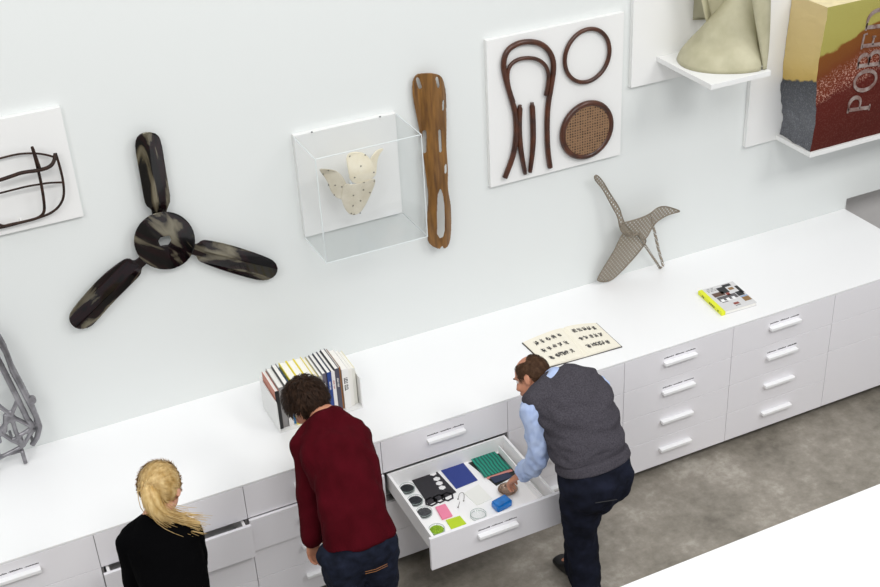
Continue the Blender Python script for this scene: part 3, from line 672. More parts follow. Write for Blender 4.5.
def ribbon(bm, pts, ws, o, ux, uz, y, t=.006):
    """letter stroke: pts in the letter's own unit box"""
    P = [o + ux * p[0] + uz * p[1] for p in pts]; n = len(P); L_, R_ = [], []
    for i, p in enumerate(P):
        d = (P[min(i + 1, n - 1)] - P[max(i - 1, 0)]).normalized(); q = Vector((-d.y, d.x)) * (ws[i] if hasattr(ws, '__len__') else ws) / 2
        L_.append(p + q); R_.append(p - q)
    for i in range(n - 1):
        q = [L_[i], L_[i + 1], R_[i + 1], R_[i]]
        a = [bm.verts.new((v.x, y - t, v.y)) for v in q]; b = [bm.verts.new((v.x, y + .004, v.y)) for v in q]
        bm.faces.new(a); bm.faces.new(b[::-1])
        for j in range(4): bm.faces.new((a[j], a[(j + 1) % 4], b[(j + 1) % 4], b[j]))
def arc(cx, cy, rx, ry, a0, a1, n=12): return [(cx + rx * math.cos(math.radians(a0 + (a1 - a0) * i / n)), cy + ry * math.sin(math.radians(a0 + (a1 - a0) * i / n))) for i in range(n + 1)]
def bw(n, lo, hi): return [lo + (hi - lo) * math.sin(PI * i / n) for i in range(n + 1)]
LET = {'P': [([(0.12, 0), (.12, 1)], .022), ([(0, 0), (.26, 0)], .01), ([(0, 1), (.2, 1)], .01), ([(.12, 1), (.35, 1)] + arc(.35, .74, .28, .26, 90, -90) + [(.12, .48)], 'b')],
       'O': [(arc(.42, .5, .40, .5, 0, 360, 28), 'o')],
       'B': [([(0.12, 0), (.12, 1)], .022), ([(0, 0), (.3, 0)], .01), ([(0, 1), (.3, 1)], .01), ([(.12, 1), (.32, 1)] + arc(.32, .76, .24, .24, 90, -90) + [(.12, .52)], 'b'), ([(.12, .52), (.36, .52)] + arc(.36, .26, .28, .26, 90, -90) + [(.12, 0)], 'b')],
       'E': [([(0.12, 0), (.12, 1)], .022), ([(0, 0), (.6, 0), (.62, .16)], .011), ([(0, 1), (.58, 1), (.6, .86)], .011), ([(.12, .52), (.46, .52)], .011), ([(.46, .44), (.46, .6)], .01)],
       'D': [([(0.12, 0), (.12, 1)], .022), ([(0, 0), (.3, 0)], .01), ([(0, 1), (.3, 1)], .01), ([(.12, 1), (.36, 1)] + arc(.36, .5, .42, .5, 90, -90) + [(.12, 0)], 'b')]}
bm = bmesh.new(); A = D['letters']
spots = [('P', 0), ('O', 2), ('B', 4), ('E', 6)]
cap = .165
d_adv = Vector((.10, 1)).normalized(); d_cap = Vector((-1, .10)).normalized()
zs = [(5.684, 1.775), (5.702, 1.905), (5.716, 2.045), (5.728, 2.165), (5.742, 2.275)]
for ch, (x, z) in zip('POBED', zs):
    for pts, w in LET[ch]:
        n_ = len(pts) - 1
        if w == 'b': w = [.009 + .014 * math.sin(PI * i / n_) for i in range(n_ + 1)]
        elif w == 'o': w = [.016 + .008 * math.cos(2 * PI * i / n_ * 1) ** 2 for i in range(n_ + 1)]
        ribbon(bm, pts, w, Vector((x, z)), d_adv * .15, d_cap * cap, BY)
put('lettering', bm, M['letter'], bl)

# ------------------------------------------------------------------ cast aluminium frame at the left
af = empty('aluminium_frame', (.52, -.09, HC), 'cast aluminium truss-like chair frame standing on the worktop at the left edge', 'sculpture')
def bars(keys, r, w):
    bm = bmesh.new()
    for k in keys:
        P = [Vector(p) for p in D[k]]
        tube(bm, P, r, 8)
        if w: tube(bm, [p + Vector((0, .07, 0)) for p in P], r, 8)
    return bm
bm = bars(['al_outer', 'al_inner'], .0155, 0); b2 = [Vector(p) for p in D['al_outer']]
for p in chaikin(D['al_outer'], 1)[::2]: tube(bm, [p, p + Vector((0, .09, 0))], .009, 6)
tube(bm, [p + Vector((0, .085, 0)) for p in b2], .013, 8)
put('side_rail', fuse(bm, .004, 3), M['alu'], af, True)
bm = bars(['al_x%d' % i for i in range(1, 10)], .0118, 0)
for k in ('al_x3', 'al_x7'):
    for p in D[k]: tube(bm, [p, Vector(p) + Vector((0, .09, 0))], .009, 6)
put('truss', fuse(bm, .004, 3), M['alu'], af, True)
bm = bmesh.new(); c_ = Vector(D['al_lug'][0]); tube(bm, [c_ + Vector((0, -.012, 0)), c_ + Vector((0, .012, 0))], .021, 16); put('lug', bm, M['alu'], af)
bm = bmesh.new(); a_, b_ = (Vector(p) for p in D['al_foot']); b_.z = HC + .0105
tube(bm, [a_, b_], .0105, 10); tube(bm, [a_ + Vector((-.13, 0, .0)), b_ + Vector((-.14, 0, 0))], .0105, 10); tube(bm, [a_ + Vector((-.13, .0, 0)), a_], .01, 10); tube(bm, [a_, a_ + Vector((0, 0, .1))], .01, 8)
put('foot', bm, M['alu'], af, True)

# perforated metal form leaning on the wall
ms = empty('perforated_metal_form', (4.2, -.08, HC), 'bronze perforated metal three-armed form leaning on the wall, standing on the worktop', 'sculpture')
zlo, zhi = .9, 1.4
ymain = lambda x, z: -.05 - .05 * min(1, max(0, (z - .9) / .3))
def mpart(nm, k, yf, label=None):
    bm = sheet([sm(k, 2)], .007, .0035, yf, 1)
    lowest = min(v.co.z for v in bm.verts)
    if lowest < HC + .001:
        for v in bm.verts:
            if v.co.z < HC + .002: v.co.z = HC + .002
    o = put(nm, bm, M['perf'], ms, True)
    r_ = bmesh.new(); P = sm(k, 2); P.append(P[0]); P.append(P[1])
    tube(r_, [Vector((p.x, yf(p.x, p.y) - .002, max(p.y, HC + .006))) for p in P], .0042, 6, caps=False); put('rolled_edge', r_, M['perfedge'], o, True)
mpart('back_arm', 'ms_back', lambda x, z: -.09 - .03 * math.sin((z - 1.1) * 9))
mpart('side_arm', 'ms_arm', lambda x, z: -.10 - .02 * math.cos((x - 4.2) * 12))
mpart('broad_leg', 'ms_leg', lambda x, z: -.045 - .05 * min(1, max(0, (z - .9) / .25)))
bm = bmesh.new()
for k in ('ms_s1', 'ms_s2'):
    P = [Vector(p) for p in D[k]]
    for p in P: p.z = max(p.z, HC + .011)
    tube(bm, P, .0095, 8, .6)
put('strut', bm, M['perf'], ms, True)

# ------------------------------------------------------------------ books
rx0, rx1, ry0, ry1 = 1.766, 2.234, -.519, -.25
bk = empty('book_rack', ((rx0 + rx1) / 2, -.385, HC), 'white open book rack on the worktop holding a row of books', 'book rack')
bm = bmesh.new(); H = .192
def endpanel(bm, x0, x1):
    prof = [(ry0, 0), (ry1, 0), (ry1, H), (ry0, H)]
    prof = [(y, z + HC + .001) for y, z in prof]
    a = [bm.verts.new((x0, y, z)) for y, z in prof]; b = [bm.verts.new((x1, y, z)) for y, z in prof]
    bm.faces.new(a); bm.faces.new(b[::-1])
    for j in range(4): bm.faces.new((a[j], a[(j + 1) % 4], b[(j + 1) % 4], b[j]))
endpanel(bm, rx0, rx0 + .006); put('end_panel', bm, M['board'], bk)
bm = bmesh.new(); endpanel(bm, rx1 - .006, rx1); put('end_panel', bm, M['board'], bk)
put('base', bx(rx0 + .0062, rx1 - .0062, ry0, ry1, HC + .001, HC + .007), M['board'], bk)
put('back_panel', bx(rx0 + .0062, rx1 - .0062, ry1 - .006, ry1, HC + .0072, HC + .12), M['board'], bk)
BOOKS = [(.022, .238, .21, 'b05c3c', '1d1b1c', 'orange and black magazine at the left end of the book rack'),
         (.030, .25, .205, '9a9896', '8d8b8a', 'grey-covered thick book second from the left in the rack'),
         (.026, .262, .21, '17171a', 'e6e4e1', 'white-spined book with a black cover edge near the left of the rack'),
         (.013, .235, .20, '2a7fc4', '2a86cf', 'thin bright blue book near the left of the rack'),
         (.040, .262, .215, 'e8d52c', 'e9d63a', 'leftmost of the three thick yellow-covered books in the rack'),
         (.040, .262, .215, 'ecd81f', 'eadb45', 'middle one of the three thick yellow-covered books in the rack'),
         (.041, .26, .215, 'e6d32f', 'f1eeda', 'rightmost of the three thick yellow-covered books in the rack'),
         (.022, .25, .21, 'd9c977', 'd8d5c4', 'beige striped book right of the yellow books in the rack'),
         (.018, .252, .21, '8a8989', 'b4b2a6', 'light grey book between the beige book and the purple-grey spine'),
         (.022, .256, .205, '4b4a50', '67616f', 'purple-grey book left of the navy book in the rack'),
         (.022, .262, .215, '23304f', '1f3f86', 'navy blue book in the right half of the rack'),
         (.019, .262, .215, '1f1f24', 'e9e5e2', 'white book with small red print right of the navy book'),
         (.024, .27, .215, '3c3c44', '4b4856', 'dark slate book in the right half of the rack'),
         (.012, .262, .20, '8a5a3c', 'a8703f', 'thin brown-orange book beside the dark slate book'),
         (.036, .25, .21, 'eeecea', 'f1efec', 'thick white book with large dark letters down its spine'),
         (.022, .235, .20, 'f0eee8', 'efede6', 'plain white book second from the right end of the rack'),
         (.020, .225, .19, 'efe8c8', 'e6e5dc', 'short cream book at the right end of the book rack')]
x = rx0 + .0085
for i, (w, h, dp, cov, spn, lab) in enumerate(BOOKS):
    yb0 = -.285 - dp - .0 ; z0 = HC + .0078
    g_ = empty('book', (x + w / 2, yb0 + dp / 2, z0), lab, 'book', 'books standing in the white rack')
    mc, msn = mat('cover_%02d' % i, cov, .4), mat('spine_%02d' % i, spn, .4)
    bm = bmesh.new(); t = .0035 if 4 <= i <= 6 else .0024
    box(bm, x, x + t, yb0, yb0 + dp, z0, z0 + h); box(bm, x + w - t, x + w, yb0, yb0 + dp, z0, z0 + h)
    box(bm, x + t, x + w - t, yb0, yb0 + t, z0, z0 + h, mi=1)
    box(bm, x, x + w, yb0 - .0006, yb0 - .0001, z0, z0 + h, mi=1)
    cv = put('cover', bm, [mc, msn], g_)
    put('pages', bx(x + t + .0002, x + w - t - .0002, yb0 + t + .0003, yb0 + dp - .004, z0 + .002, z0 + h - .004), M['page'], g_)
    if i in (2, 10, 11, 14, 9, 12):
        bm = bmesh.new(); zc = z0 + h * .78; sz = w * (.55 if i == 14 else .35); z = zc
        n_ = 9 if i == 14 else 12
        for k in range(n_):
            l = random.uniform(.007, .011) if i == 14 else random.uniform(.003, .006)
            if k == n_ // 2: z -= l; continue
            q = z - l; xc = x + w / 2
            box(bm, xc - sz / 2, xc + sz / 2, yb0 - .0012, yb0 - .0007, z - l * .35, z); box(bm, xc - sz / 2, xc - sz / 2 + sz * .25, yb0 - .0012, yb0 - .0007, q + .0015, z - l * .35)
            if k % 2: box(bm, xc + sz * .25, xc + sz / 2, yb0 - .0012, yb0 - .0007, q + .0015, z - l * .35)
            z = q
        dark = i in (2, 11, 14)
        put('spine_lettering', bm, M['ink'] if i != 11 else mat('print_red', 'b23030', .5), g_) if dark else put('spine_lettering', bm, M['page'], g_)
    x += w + .0012

# open book lying on the worktop
ob = empty('open_book', (3.5, -.54, HC), 'open book with rows of small chair pictures lying on the worktop', 'book')
A_, B_, C_, D_c, S0, S1 = [Vector((p[0], p[1])) for p in D['openbook']]
def page_surf(l0, l1, s0, s1, hgt, up, z0, nn=16):
    """quad from the outer edge (l0 back, l1 front) to the spine (s0, s1), swelling near the spine"""
    bm = bmesh.new(); top, bot = [], []
    for i in range(nn + 1):
        t = i / nn; h = hgt * (math.sin(min(1, t * 1.06) * PI * .92)) ** .6 * (.35 + .65 * t) * up if t < .985 else 0
        a, b = l0.lerp(s0, t), l1.lerp(s1, t)
        top.append((bm.verts.new((a.x, a.y, z0 + .004 + h)), bm.verts.new((b.x, b.y, z0 + .004 + h))))
        bot.append((bm.verts.new((a.x, a.y, z0)), bm.verts.new((b.x, b.y, z0))))
    for i in range(nn):
        bm.faces.new((top[i][0], top[i][1], top[i + 1][1], top[i + 1][0])); bm.faces.new((bot[i][0], bot[i + 1][0], bot[i + 1][1], bot[i][1]))
        bm.faces.new((top[i][0], top[i + 1][0], bot[i + 1][0], bot[i][0])); bm.faces.new((top[i][1], bot[i][1], bot[i + 1][1], top[i + 1][1]))
    bm.faces.new((top[0][0], bot[0][0], bot[0][1], top[0][1])); bm.faces.new((top[-1][0], top[-1][1], bot[-1][1], bot[-1][0]))
    def hz(t): return z0 + .0046 + (hgt * (math.sin(min(1, t * 1.06) * PI * .92)) ** .6 * (.35 + .65 * t) * up if t < .985 else 0)
    return bm, hz
cb = bmesh.new(); prism(cb, [tuple(p) for p in (A_ + Vector((-.006, .005)), B_ + Vector((.006, .005)), C_ + Vector((.006, -.006)), D_c + Vector((-.006, -.006)))], HC + .0006, HC + .0036)
put('cover', cb, mat('book_cover_dark', '3a3632', .5), ob)
for (l0, l1) in ((A_, D_c), (B_, C_)):
    bm, hz = page_surf(l0, l1, S0, S1, .016, 1, HC + .0038)
    bmesh.ops.recalc_face_normals(bm, faces=bm.faces); pic = bm
    for r in range(3):
        cols = 4 if (r == 2) else 5
        for c_ in range(cols):
            t = .14 + .72 * (c_ + .5) / cols; v = .2 + .29 * r
            wide = 2.0 if (r == 2 and c_ in (1, 2)) else 1
            ctr = l0.lerp(S0, t).lerp(l1.lerp(S1, t), v)
            for q in range(int(20 * wide)):
                a = ctr + Vector((random.uniform(-.009, .009) * wide, random.uniform(-.016, .016)))
                hx, hy = random.choice(((.0055, .0011), (.001, .008), (.0045, .0045), (.0012, .007), (.001, .005)))
                z = hz(min(.97, t)) + .0001
                tt = (a - l0).dot(S0 - l0) / (S0 - l0).length_squared; z = hz(max(.02, min(.97, tt))) + .0004
                vs = []
                for sx, sy in ((-1, -1), (1, -1), (1, 1), (-1, 1)):
                    e = Vector((a.x + sx * hx, a.y + sy * hy)); k_ = t + (e - ctr).dot((S0 - l0).normalized()) / (S0 - l0).length
                    vs.append(pic.verts.new((e.x, e.y, hz(max(.01, min(.97, k_))) + .0012)))
                f = pic.faces.new(vs); f.material_index = random.choice((1, 1, 2))
    pg = put('page_block', bm, [M['pagecream'], M['ink'], M['inkgrey']], ob, False, flip=False)

# closed book with yellow spine
P4 = [Vector(p) for p in D['closedbook']]
ux = ((P4[1] - P4[0]) + (P4[2] - P4[3])).normalized(); uy = ((P4[3] - P4[0]) + (P4[2] - P4[1])).normalized()
w_, l_ = .2355, .27; O4 = P4[0]
def q4(a, b): p = O4 + ux * a * w_ + uy * b * l_; return (p.x, p.y)
cbk = empty('picture_book', (P4[0].lerp(P4[2], .5).x, P4[0].lerp(P4[2], .5).y, HC), 'closed picture book with a bright yellow spine lying on the worktop', 'book')
bm = bmesh.new(); T = .024
prism(bm, [q4(0, 0), q4(1, 0), q4(1, 1), q4(0, 1)], HC + .001, HC + .003); prism(bm, [q4(0, 0), q4(1, 0), q4(1, 1), q4(0, 1)], HC + T - .002, HC + T)
cover = put('cover', bm, mat('cover_pale_grey', 'd7d6d6', .3), cbk)
bm = bmesh.new(); prism(bm, [q4(.02, .012), q4(.985, .012), q4(.985, .985), q4(.02, .985)], HC + .0032, HC + T - .0022); put('pages', bm, M['page'], cbk)
bm = bmesh.new(); prism(bm, [q4(-.035, -.003), q4(.075, -.003), q4(.075, 1.003), q4(-.035, 1.003)], HC + .0007, HC + T + .0006)
sp = put('spine', bm, mat('yellow_spine', 'e4ea12', .4), cbk); tag(sp, 'bright yellow spine')
bm = bmesh.new()
for b0 in (.18, .24, .5, .56, .62, .68, .85):
    p = O4 + ux * (-.0355 * w_) + uy * b0 * l_; box(bm, p.x - .0006, p.x - .0001, p.y - .006, p.y + .004, HC + .008, HC + .018)
put('spine_lettering', bm, M['ink'], sp)
def onb(pts, m, z, par=cover):
    bm = bmesh.new(); prism(bm, [q4(*p) for p in pts], z, z + .0004); return put('cover_picture', bm, m, par)
def rc(a0, b0, a1, b1): return [(a0, b0), (a1, b0), (a1, b1), (a0, b1)]
zt = HC + T + .0002
mm = {k: mat('print_' + k, v, .35) for k, v in dict(black='19181a', brown='5c4030', grey='5a5658', white='f2f2f2', blue='7f9cc4', tan='8c6a3c', red='8c3b2c').items()}
for (r, m_) in ((rc(.62, .04, .86, .14), 'black'), (rc(.42, .1, .66, .36), 'black'), (rc(.70, .2, .84, .3), 'tan'), (rc(.9, .2, .99, .52), 'black'), (rc(.18, .26, .50, .42), 'brown'),
                (rc(.52, .36, .62, .48), 'red'), (rc(.2, .44, .74, .62), 'grey'), (rc(.76, .42, .95, .60), 'black'), (rc(.78, .62, .98, .66), 'blue'), (rc(.78, .67, .98, .84), 'tan'), (rc(.45, .78, .60, .86), 'red'), (rc(.22, .66, .4, .68), 'black'), (rc(.45, .89, .6, .91), 'black')):
    onb(r, mm[m_], zt)
for k in range(3): onb(rc(.24 + .16 * k, .55, .33 + .16 * k, .66), mm['white'], zt + .0005)
for k in range(3):
    for j in range(9): onb(rc(.15 + j * .028, .05 + k * .05, .168 + j * .028, .07 + k * .05), mm['black'], zt) if (j + k) % 4 else None

# ------------------------------------------------------------------ samples in the open drawer
ZF = rows[1][0] + .099 + .0008
def flat(name, pts, t, m, lab, cat='sample sheet', z=ZF, grp='material samples in the open drawer', bev=0, smooth=False):
    bm = bmesh.new(); prism(bm, [tuple(p) for p in pts], z, z + t)
    if bev: bmesh.ops.bevel(bm, geom=bm.edges[:], offset=bev, segments=3, affect='EDGES')
    o = put(name, bm, m, None, smooth); c_ = sum((Vector(p) for p in pts), Vector((0, 0))) / len(pts); recentre(o, (c_.x, c_.y, z))
    return tag(o, lab, cat, grp)
def dd(*a, **k): return mat(*a, **k)
# dark sheet with hexagonal holes and a chain of hexagons
def hexa(c, r, rot=0): return [(c[0] + r * math.cos(rot + PI / 3 * k), c[1] + r * math.sin(rot + PI / 3 * k)) for k in range(6)]
dk = D['dark']; H_ = D['hexes']
bm = plate([dk] + [hexa(c, .0205, .3) for c in H_[:4]], .003)
for v in bm.verts: v.co.z += ZF + .002
dt_m = dd('dark_felt', '2d2b2f', .8)
for c in H_[5:]:
    b2 = plate([hexa(c, .036, .2), hexa(c, .0265, .2)], .003)
    for v in b2.verts: v.co.z += ZF + .002
    me = bpy.data.meshes.new('t'); b2.to_mesh(me); bm.from_mesh(me); bpy.data.meshes.remove(me); b2.free()
o = put('perforated_sheet', bm, dt_m); recentre(o, (dk[0][0] + .08, dk[0][1] - .1, ZF)); tag(o, 'dark grey sheet with a row of hexagonal cut-outs in the open drawer', 'sample sheet', 'material samples in the open drawer')
flat('navy_sheet', D['navy'], .003, dd('navy_sheet', '263a86', .5), 'navy blue sheet lying beside the dark perforated sheet')
flat('black_sheet', D['under'], .002, dd('black_green_sheet', '232621', .6), 'black-green sheet lying under the teal sheet')
flat('pink_sheet', D['pinksheet'], .002, dd('salmon_sheet', 'd98e84', .6), 'salmon pink sheet showing under the teal sheet', z=ZF + .0022)
flat('navy_card', D['nv2'], .002, dd('ink_blue_card', '26304d', .5), 'small ink-blue card by the reaching hand', z=ZF + .0022 + .0022)
flat('teal_sheet', D['teal'], .003, malachite_mat(), 'teal green veined sheet on top of the dark sheets in the drawer', z=ZF + .0070)
flat('clear_sheet', D['white'], .004, dd('translucent_white', 'f0f0ea', .3), 'translucent white square sheet in the middle of the open drawer')
flat('pink_sample', D['pink'], .008, dd('pink_plastic', 'ee86a4', .35), 'rounded pink plastic sample between the hexagon chain and the lime card', bev=.003)
flat('lime_card', D['lime'], .004, dd('lime_card', 'b9d321', .45), 'lime green square card near the front of the drawer')
pb = D['bluebox']
flat('blue_block', pb, .04, dd('blue_translucent', '1672c0', .25, var=.25, scale=30), 'bright blue translucent block near the drawer front', cat='sample block', bev=.008, smooth=False)
rdish = .040
for k, (col, lab) in {'dish1': ('26292c', 'glass dish of dark granules, nearest the back of the drawer'), 'dish2': ('2b2e33', 'glass dish of dark granules, second from the back'),
                      'dish3': ('4c4e50', 'glass dish of grey mixed chips above the green one'), 'dish4': ('8fb51c', 'glass dish of lime green granules at the drawer front'),
                      'dish5': (None, 'empty clear glass dish left of the blue block')}.items():
    c_ = D[k][0]; e_ = empty('glass_dish', (c_[0], c_[1], ZF), lab, 'dish', 'round glass dishes in the open drawer')
    bm = bmesh.new(); n = 40; prof = [(0, 0), (rdish, 0), (rdish + .001, .016), (rdish - .002, .016), (rdish - .003, .0022), (0, .0022)]
    rg = [[bm.verts.new((c_[0] + r * math.cos(2 * PI * i / n), c_[1] + r * math.sin(2 * PI * i / n), ZF + z)) for i in range(n)] for r, z in prof[1:-1]]
    for a, b in zip(rg, rg[1:]):
        for i in range(n): bm.faces.new((a[i], a[(i + 1) % n], b[(i + 1) % n], b[i]))
    bm.faces.new(rg[0][::-1]); bm.faces.new(rg[-1])
    put('bowl', bm, M['acrylic'], e_, True)
    bm = bmesh.new(); tube(bm, [(c_[0] + rdish * math.cos(2 * PI * i / 48), c_[1] + rdish * math.sin(2 * PI * i / 48), ZF + .0165) for i in range(49)], .0011, 6, side=(0, 0, 1), caps=False); tube(bm, [(c_[0] + rdish * math.cos(2 * PI * i / 48), c_[1] + rdish * math.sin(2 * PI * i / 48), ZF + .0018) for i in range(49)], .001, 6, side=(0, 0, 1), caps=False)
    put('rim', bm, M['dishrim'], e_, True)
    if col:
        gm = dd('granules_' + k, col, .5, var=.5, scale=160)
        bm = bmesh.new(); disc(bm, c_, rdish - .004, ZF + .0026, ZF + .009, 30)
        for _ in range(170 if k == 'dish3' else 110):
            a, r = random.uniform(0, 2 * PI), (rdish - .006) * random.random() ** .5
            ell(bm, (c_[0] + r * math.cos(a), c_[1] + r * math.sin(a), ZF + .0105), (random.uniform(.0015, .0035), random.uniform(.0015, .0035), .0015), sub=1)
        o = put('granules', bm, gm, e_); o['kind'] = 'stuff'
c_ = D['bowl'][0]; bm = bmesh.new(); n = 48; prof = [(.0, .001), (.02, .0), (.040, .008), (.052, .022), (.0505, .023), (.039, .011), (.019, .003), (0, .0035)]
rg = [[bm.verts.new((c_[0] + r * math.cos(2 * PI * i / n), c_[1] + r * math.sin(2 * PI * i / n), ZF + z)) for i in range(n)] for r, z in prof[1:-1]]
for a, b in zip(rg, rg[1:]):
    for i in range(n): bm.faces.new((a[i], a[(i + 1) % n], b[(i + 1) % n], b[i]))
bm.faces.new(rg[0][::-1]); bm.faces.new(rg[-1])
o = put('metal_dish', bm, dd('bronze_metal', '9a8272', .22, metal=.9), None, True); recentre(o, (c_[0], c_[1], ZF)); tag(o, 'shallow bronze metal dish by the reaching hand of the man in the vest', 'dish', 'material samples in the open drawer')
bm = bmesh.new(); tube(bm, chaikin([(p[0], p[1], ZF + .003) for p in D['wire']], 2), .0012, 6); tube(bm, [(p[0], p[1], ZF + .003) for p in D['wire2']], .0012, 6)
for p in (D['wire'][-1], D['wire2'][-1], D['wire'][0]): ell(bm, (p[0], p[1], ZF + .004), (.004, .004, .003), sub=2)
o = put('wire_loop', bm, M['inkgrey'], None, True); recentre(o, (D['wire'][0][0], D['wire'][0][1], ZF)); tag(o, 'thin grey wire loop with small beads in the middle of the drawer', 'wire', 'material samples in the open drawer')
iR = D['inR']; dv = put('drawer_divider', bx(iR[0][0] - .003, iR[0][0] + .003, -1.375, -.845, ZF, ZF + .05), M['inner']); tag(dv, 'thin white divider along the right side of the open drawer', 'divider')

# ------------------------------------------------------------------ people
def loft(bm, secs, n=24, ex=2.2, cap=(1, 1)):
    """secs: (centre, half width, half depth, side vector); closed with rounded ends"""
    P = [Vector(s[0]) for s in secs]; rings = []
    def ring(c, a, b, side, t):
        u = (side - t * side.dot(t)).normalized(); w = t.cross(u)
        out = []
        for k in range(n):
            th = 2 * PI * k / n; cs, sn = math.cos(th), math.sin(th)
            out.append(bm.verts.new(c + u * (a * math.copysign(abs(cs) ** (2 / ex), cs)) + w * (b * math.copysign(abs(sn) ** (2 / ex), sn))))
        return out
    T = [(P[min(i + 1, len(P) - 1)] - P[max(i - 1, 0)]).normalized() for i in range(len(P))]
    s0, s1 = secs[0], secs[-1]; r0, r1 = min(s0[1], s0[2]), min(s1[1], s1[2])
    r0 *= cap[0]; r1 *= cap[1]
    rings.append(ring(P[0] - T[0] * r0 * .55, s0[1] * .5, s0[2] * .5, Vector(s0[3]), T[0]))
    rings.append(ring(P[0] - T[0] * r0 * .3, s0[1] * .85, s0[2] * .85, Vector(s0[3]), T[0]))
    for s, p, t in zip(secs, P, T): rings.append(ring(p, s[1], s[2], Vector(s[3]), t))
    rings.append(ring(P[-1] + T[-1] * r1 * .3, s1[1] * .85, s1[2] * .85, Vector(s1[3]), T[-1]))
    rings.append(ring(P[-1] + T[-1] * r1 * .55, s1[1] * .5, s1[2] * .5, Vector(s1[3]), T[-1]))
    for a, b in zip(rings, rings[1:]):
        for k in range(n): bm.faces.new((a[k], a[(k + 1) % n], b[(k + 1) % n], b[k]))
    bm.faces.new(rings[0][::-1]); bm.faces.new(rings[-1])
def limb(bm, pts, rs, add=0, side=(1, 0, 0), flat=1):
    P = [Vector(p) for p in pts]; S = []
    for i in range(len(P) - 1):
        m_ = 4
        for k in range(m_ + (i == len(P) - 2)):
            t = k / m_; S.append((P[i].lerp(P[i + 1], t), (rs[i] * (1 - t) + rs[i + 1] * t + add), (rs[i] * (1 - t) + rs[i + 1] * t + add) * flat, side))
    C = [s[0] for s in S]
    for _ in range(2): C = [C[0]] + [C[i] * .5 + (C[i - 1] + C[i + 1]) * .25 for i in range(1, len(C) - 1)] + [C[-1]]
    loft(bm, [(c, s[1], s[2], s[3]) for c, s in zip(C, S)], 18, 2)
def hand(bm, wrist, d, pn, thumb, curl=.5, sc=1.0):
    """wrist point, pointing direction d, palm normal pn (towards the palm side), thumb-side vector"""
    d = Vector(d).normalized(); th = Vector(thumb); th = (th - d * th.dot(d)).normalized(); pn = d.cross(th); 
    if pn.dot(Vector(pn)) < 0: pn = -pn
    w = Vector(wrist)
    loft(bm, [(w - d * .02 * sc, .026 * sc, .02 * sc, th), (w + d * .02 * sc, .033 * sc, .017 * sc, th), (w + d * .055 * sc, .041 * sc, .015 * sc, th), (w + d * .085 * sc, .041 * sc, .012 * sc, th)], 18, 2.4)
    for k, (off, ln) in enumerate(((.031, .072), (.0105, .082), (-.0105, .076), (-.031, .060))):
        p = w + d * (.088 - abs(off) * .15) * sc + th * off * sc; dir_ = (d + th * off * 2.2).normalized(); a = .12 + curl * (.12 * k + .35)
        pts = [p - dir_ * .02, p]; rr = [.009, .0095]; cd = dir_
        for j, f in enumerate((.45, .3, .25)):
            ang = a * (1, 1.25, .9)[j]
            cd = (cd * math.cos(ang) + PN[0] * math.sin(ang)).normalized() if False else (Matrix.Rotation(ang, 3, dir_.cross(pn)) @ cd)
            p = p + cd * ln * f * sc; pts.append(p); rr.append(.0088 - j * .001)
        tube(bm, pts, [r * sc for r in rr], 10)
        ell(bm, pts[-1], (.0068 * sc,) * 3, sub=2)
    b = w + d * .025 * sc + th * .026 * sc
    tp = [b, b + (d * .5 + th * .8 + pn * .25).normalized() * .035 * sc]; tp.append(tp[1] + (d * .85 + th * .4 + pn * .35).normalized() * .03 * sc); tp.append(tp[2] + (d + pn * .35).normalized() * .024 * sc)
    tube(bm, tp, [.013 * sc, .0115 * sc, .0098 * sc, .008 * sc], 10); ell(bm, tp[-1], (.008 * sc,) * 3, sub=2)
def head(bm, c, f, up, neck, sc=1.0):
    f = Vector(f).normalized(); s = f.cross(Vector(up)).normalized(); u = s.cross(f); c = Vector(c)
    ax = (s, f, u)
    L_ = lambda a, b, d_: c + (s * a + f * b + u * d_) * sc
    R_ = lambda a, b, d_: (a * sc, b * sc, d_ * sc)
    ell(bm, L_(0, -.012, .03), R_(.077, .097, .088), ax)
    ell(bm, L_(0, .03, -.035), R_(.062, .062, .075), ax)
    ell(bm, L_(0, .062, -.085), R_(.03, .03, .026), ax)
    ell(bm, L_(0, .076, .028), R_(.052, .014, .013), ax, 2)
    for a in (-1, 1):
        ell(bm, L_(a * .036, .07, -.03), R_(.022, .02, .022), ax, 2)
        ell(bm, L_(a * .078, -.006, -.01), R_(.009, .018, .032), (s, (f + s * a * .5).normalized(), u), 3)
        ell(bm, L_(a * .083, -.014, -.002), R_(.006, .012, .024), ax, 2)
        ell(bm, L_(a * .012, .097, -.034), R_(.008, .01, .008), ax, 2)
    tube(bm, [L_(0, .080, .02), L_(0, .094, -.008), L_(0, .104, -.028), L_(0, .094, -.036)], [.007 * sc, .009 * sc, .012 * sc, .008 * sc], 10)
    ell(bm, L_(0, .09, -.057), R_(.023, .01, .006), ax, 2); ell(bm, L_(0, .087, -.068), R_(.02, .011, .006), ax, 2)
    neck = Vector(neck)
    limb(bm, [L_(0, -.02, -.02), L_(0, -.025, -.09), neck + (neck - c).normalized() * .05], [.055 * sc, .055 * sc, .064 * sc])
    return ax, L_
def eyes(L_, par, sc=1.0):
    bm = bmesh.new()
    for a in (-1, 1): ell(bm, L_(a * .031, .0695, .006), (.0118 * sc,) * 3, sub=2)
    put('eyes', bm, M['eye'], par, True)
    bm = bmesh.new()
    for a in (-1, 1): tube(bm, [L_(a * .014, .090, .026), L_(a * .032, .089, .031), L_(a * .05, .076, .025)], [.003, .004, .002], 6)
    put('eyebrows', bm, M['hairbrown'], par, True)
def folds(bm, amp, sc, stretch=(1, 1, 1), seed=0):
    bm.normal_update()
    for v in bm.verts:
        p = Vector((v.co.x * sc * stretch[0] + seed, v.co.y * sc * stretch[1], v.co.z * sc * stretch[2]))
        v.co += v.normal * amp * (noise.noise(p) + .4 * noise.noise(p * 2.3))
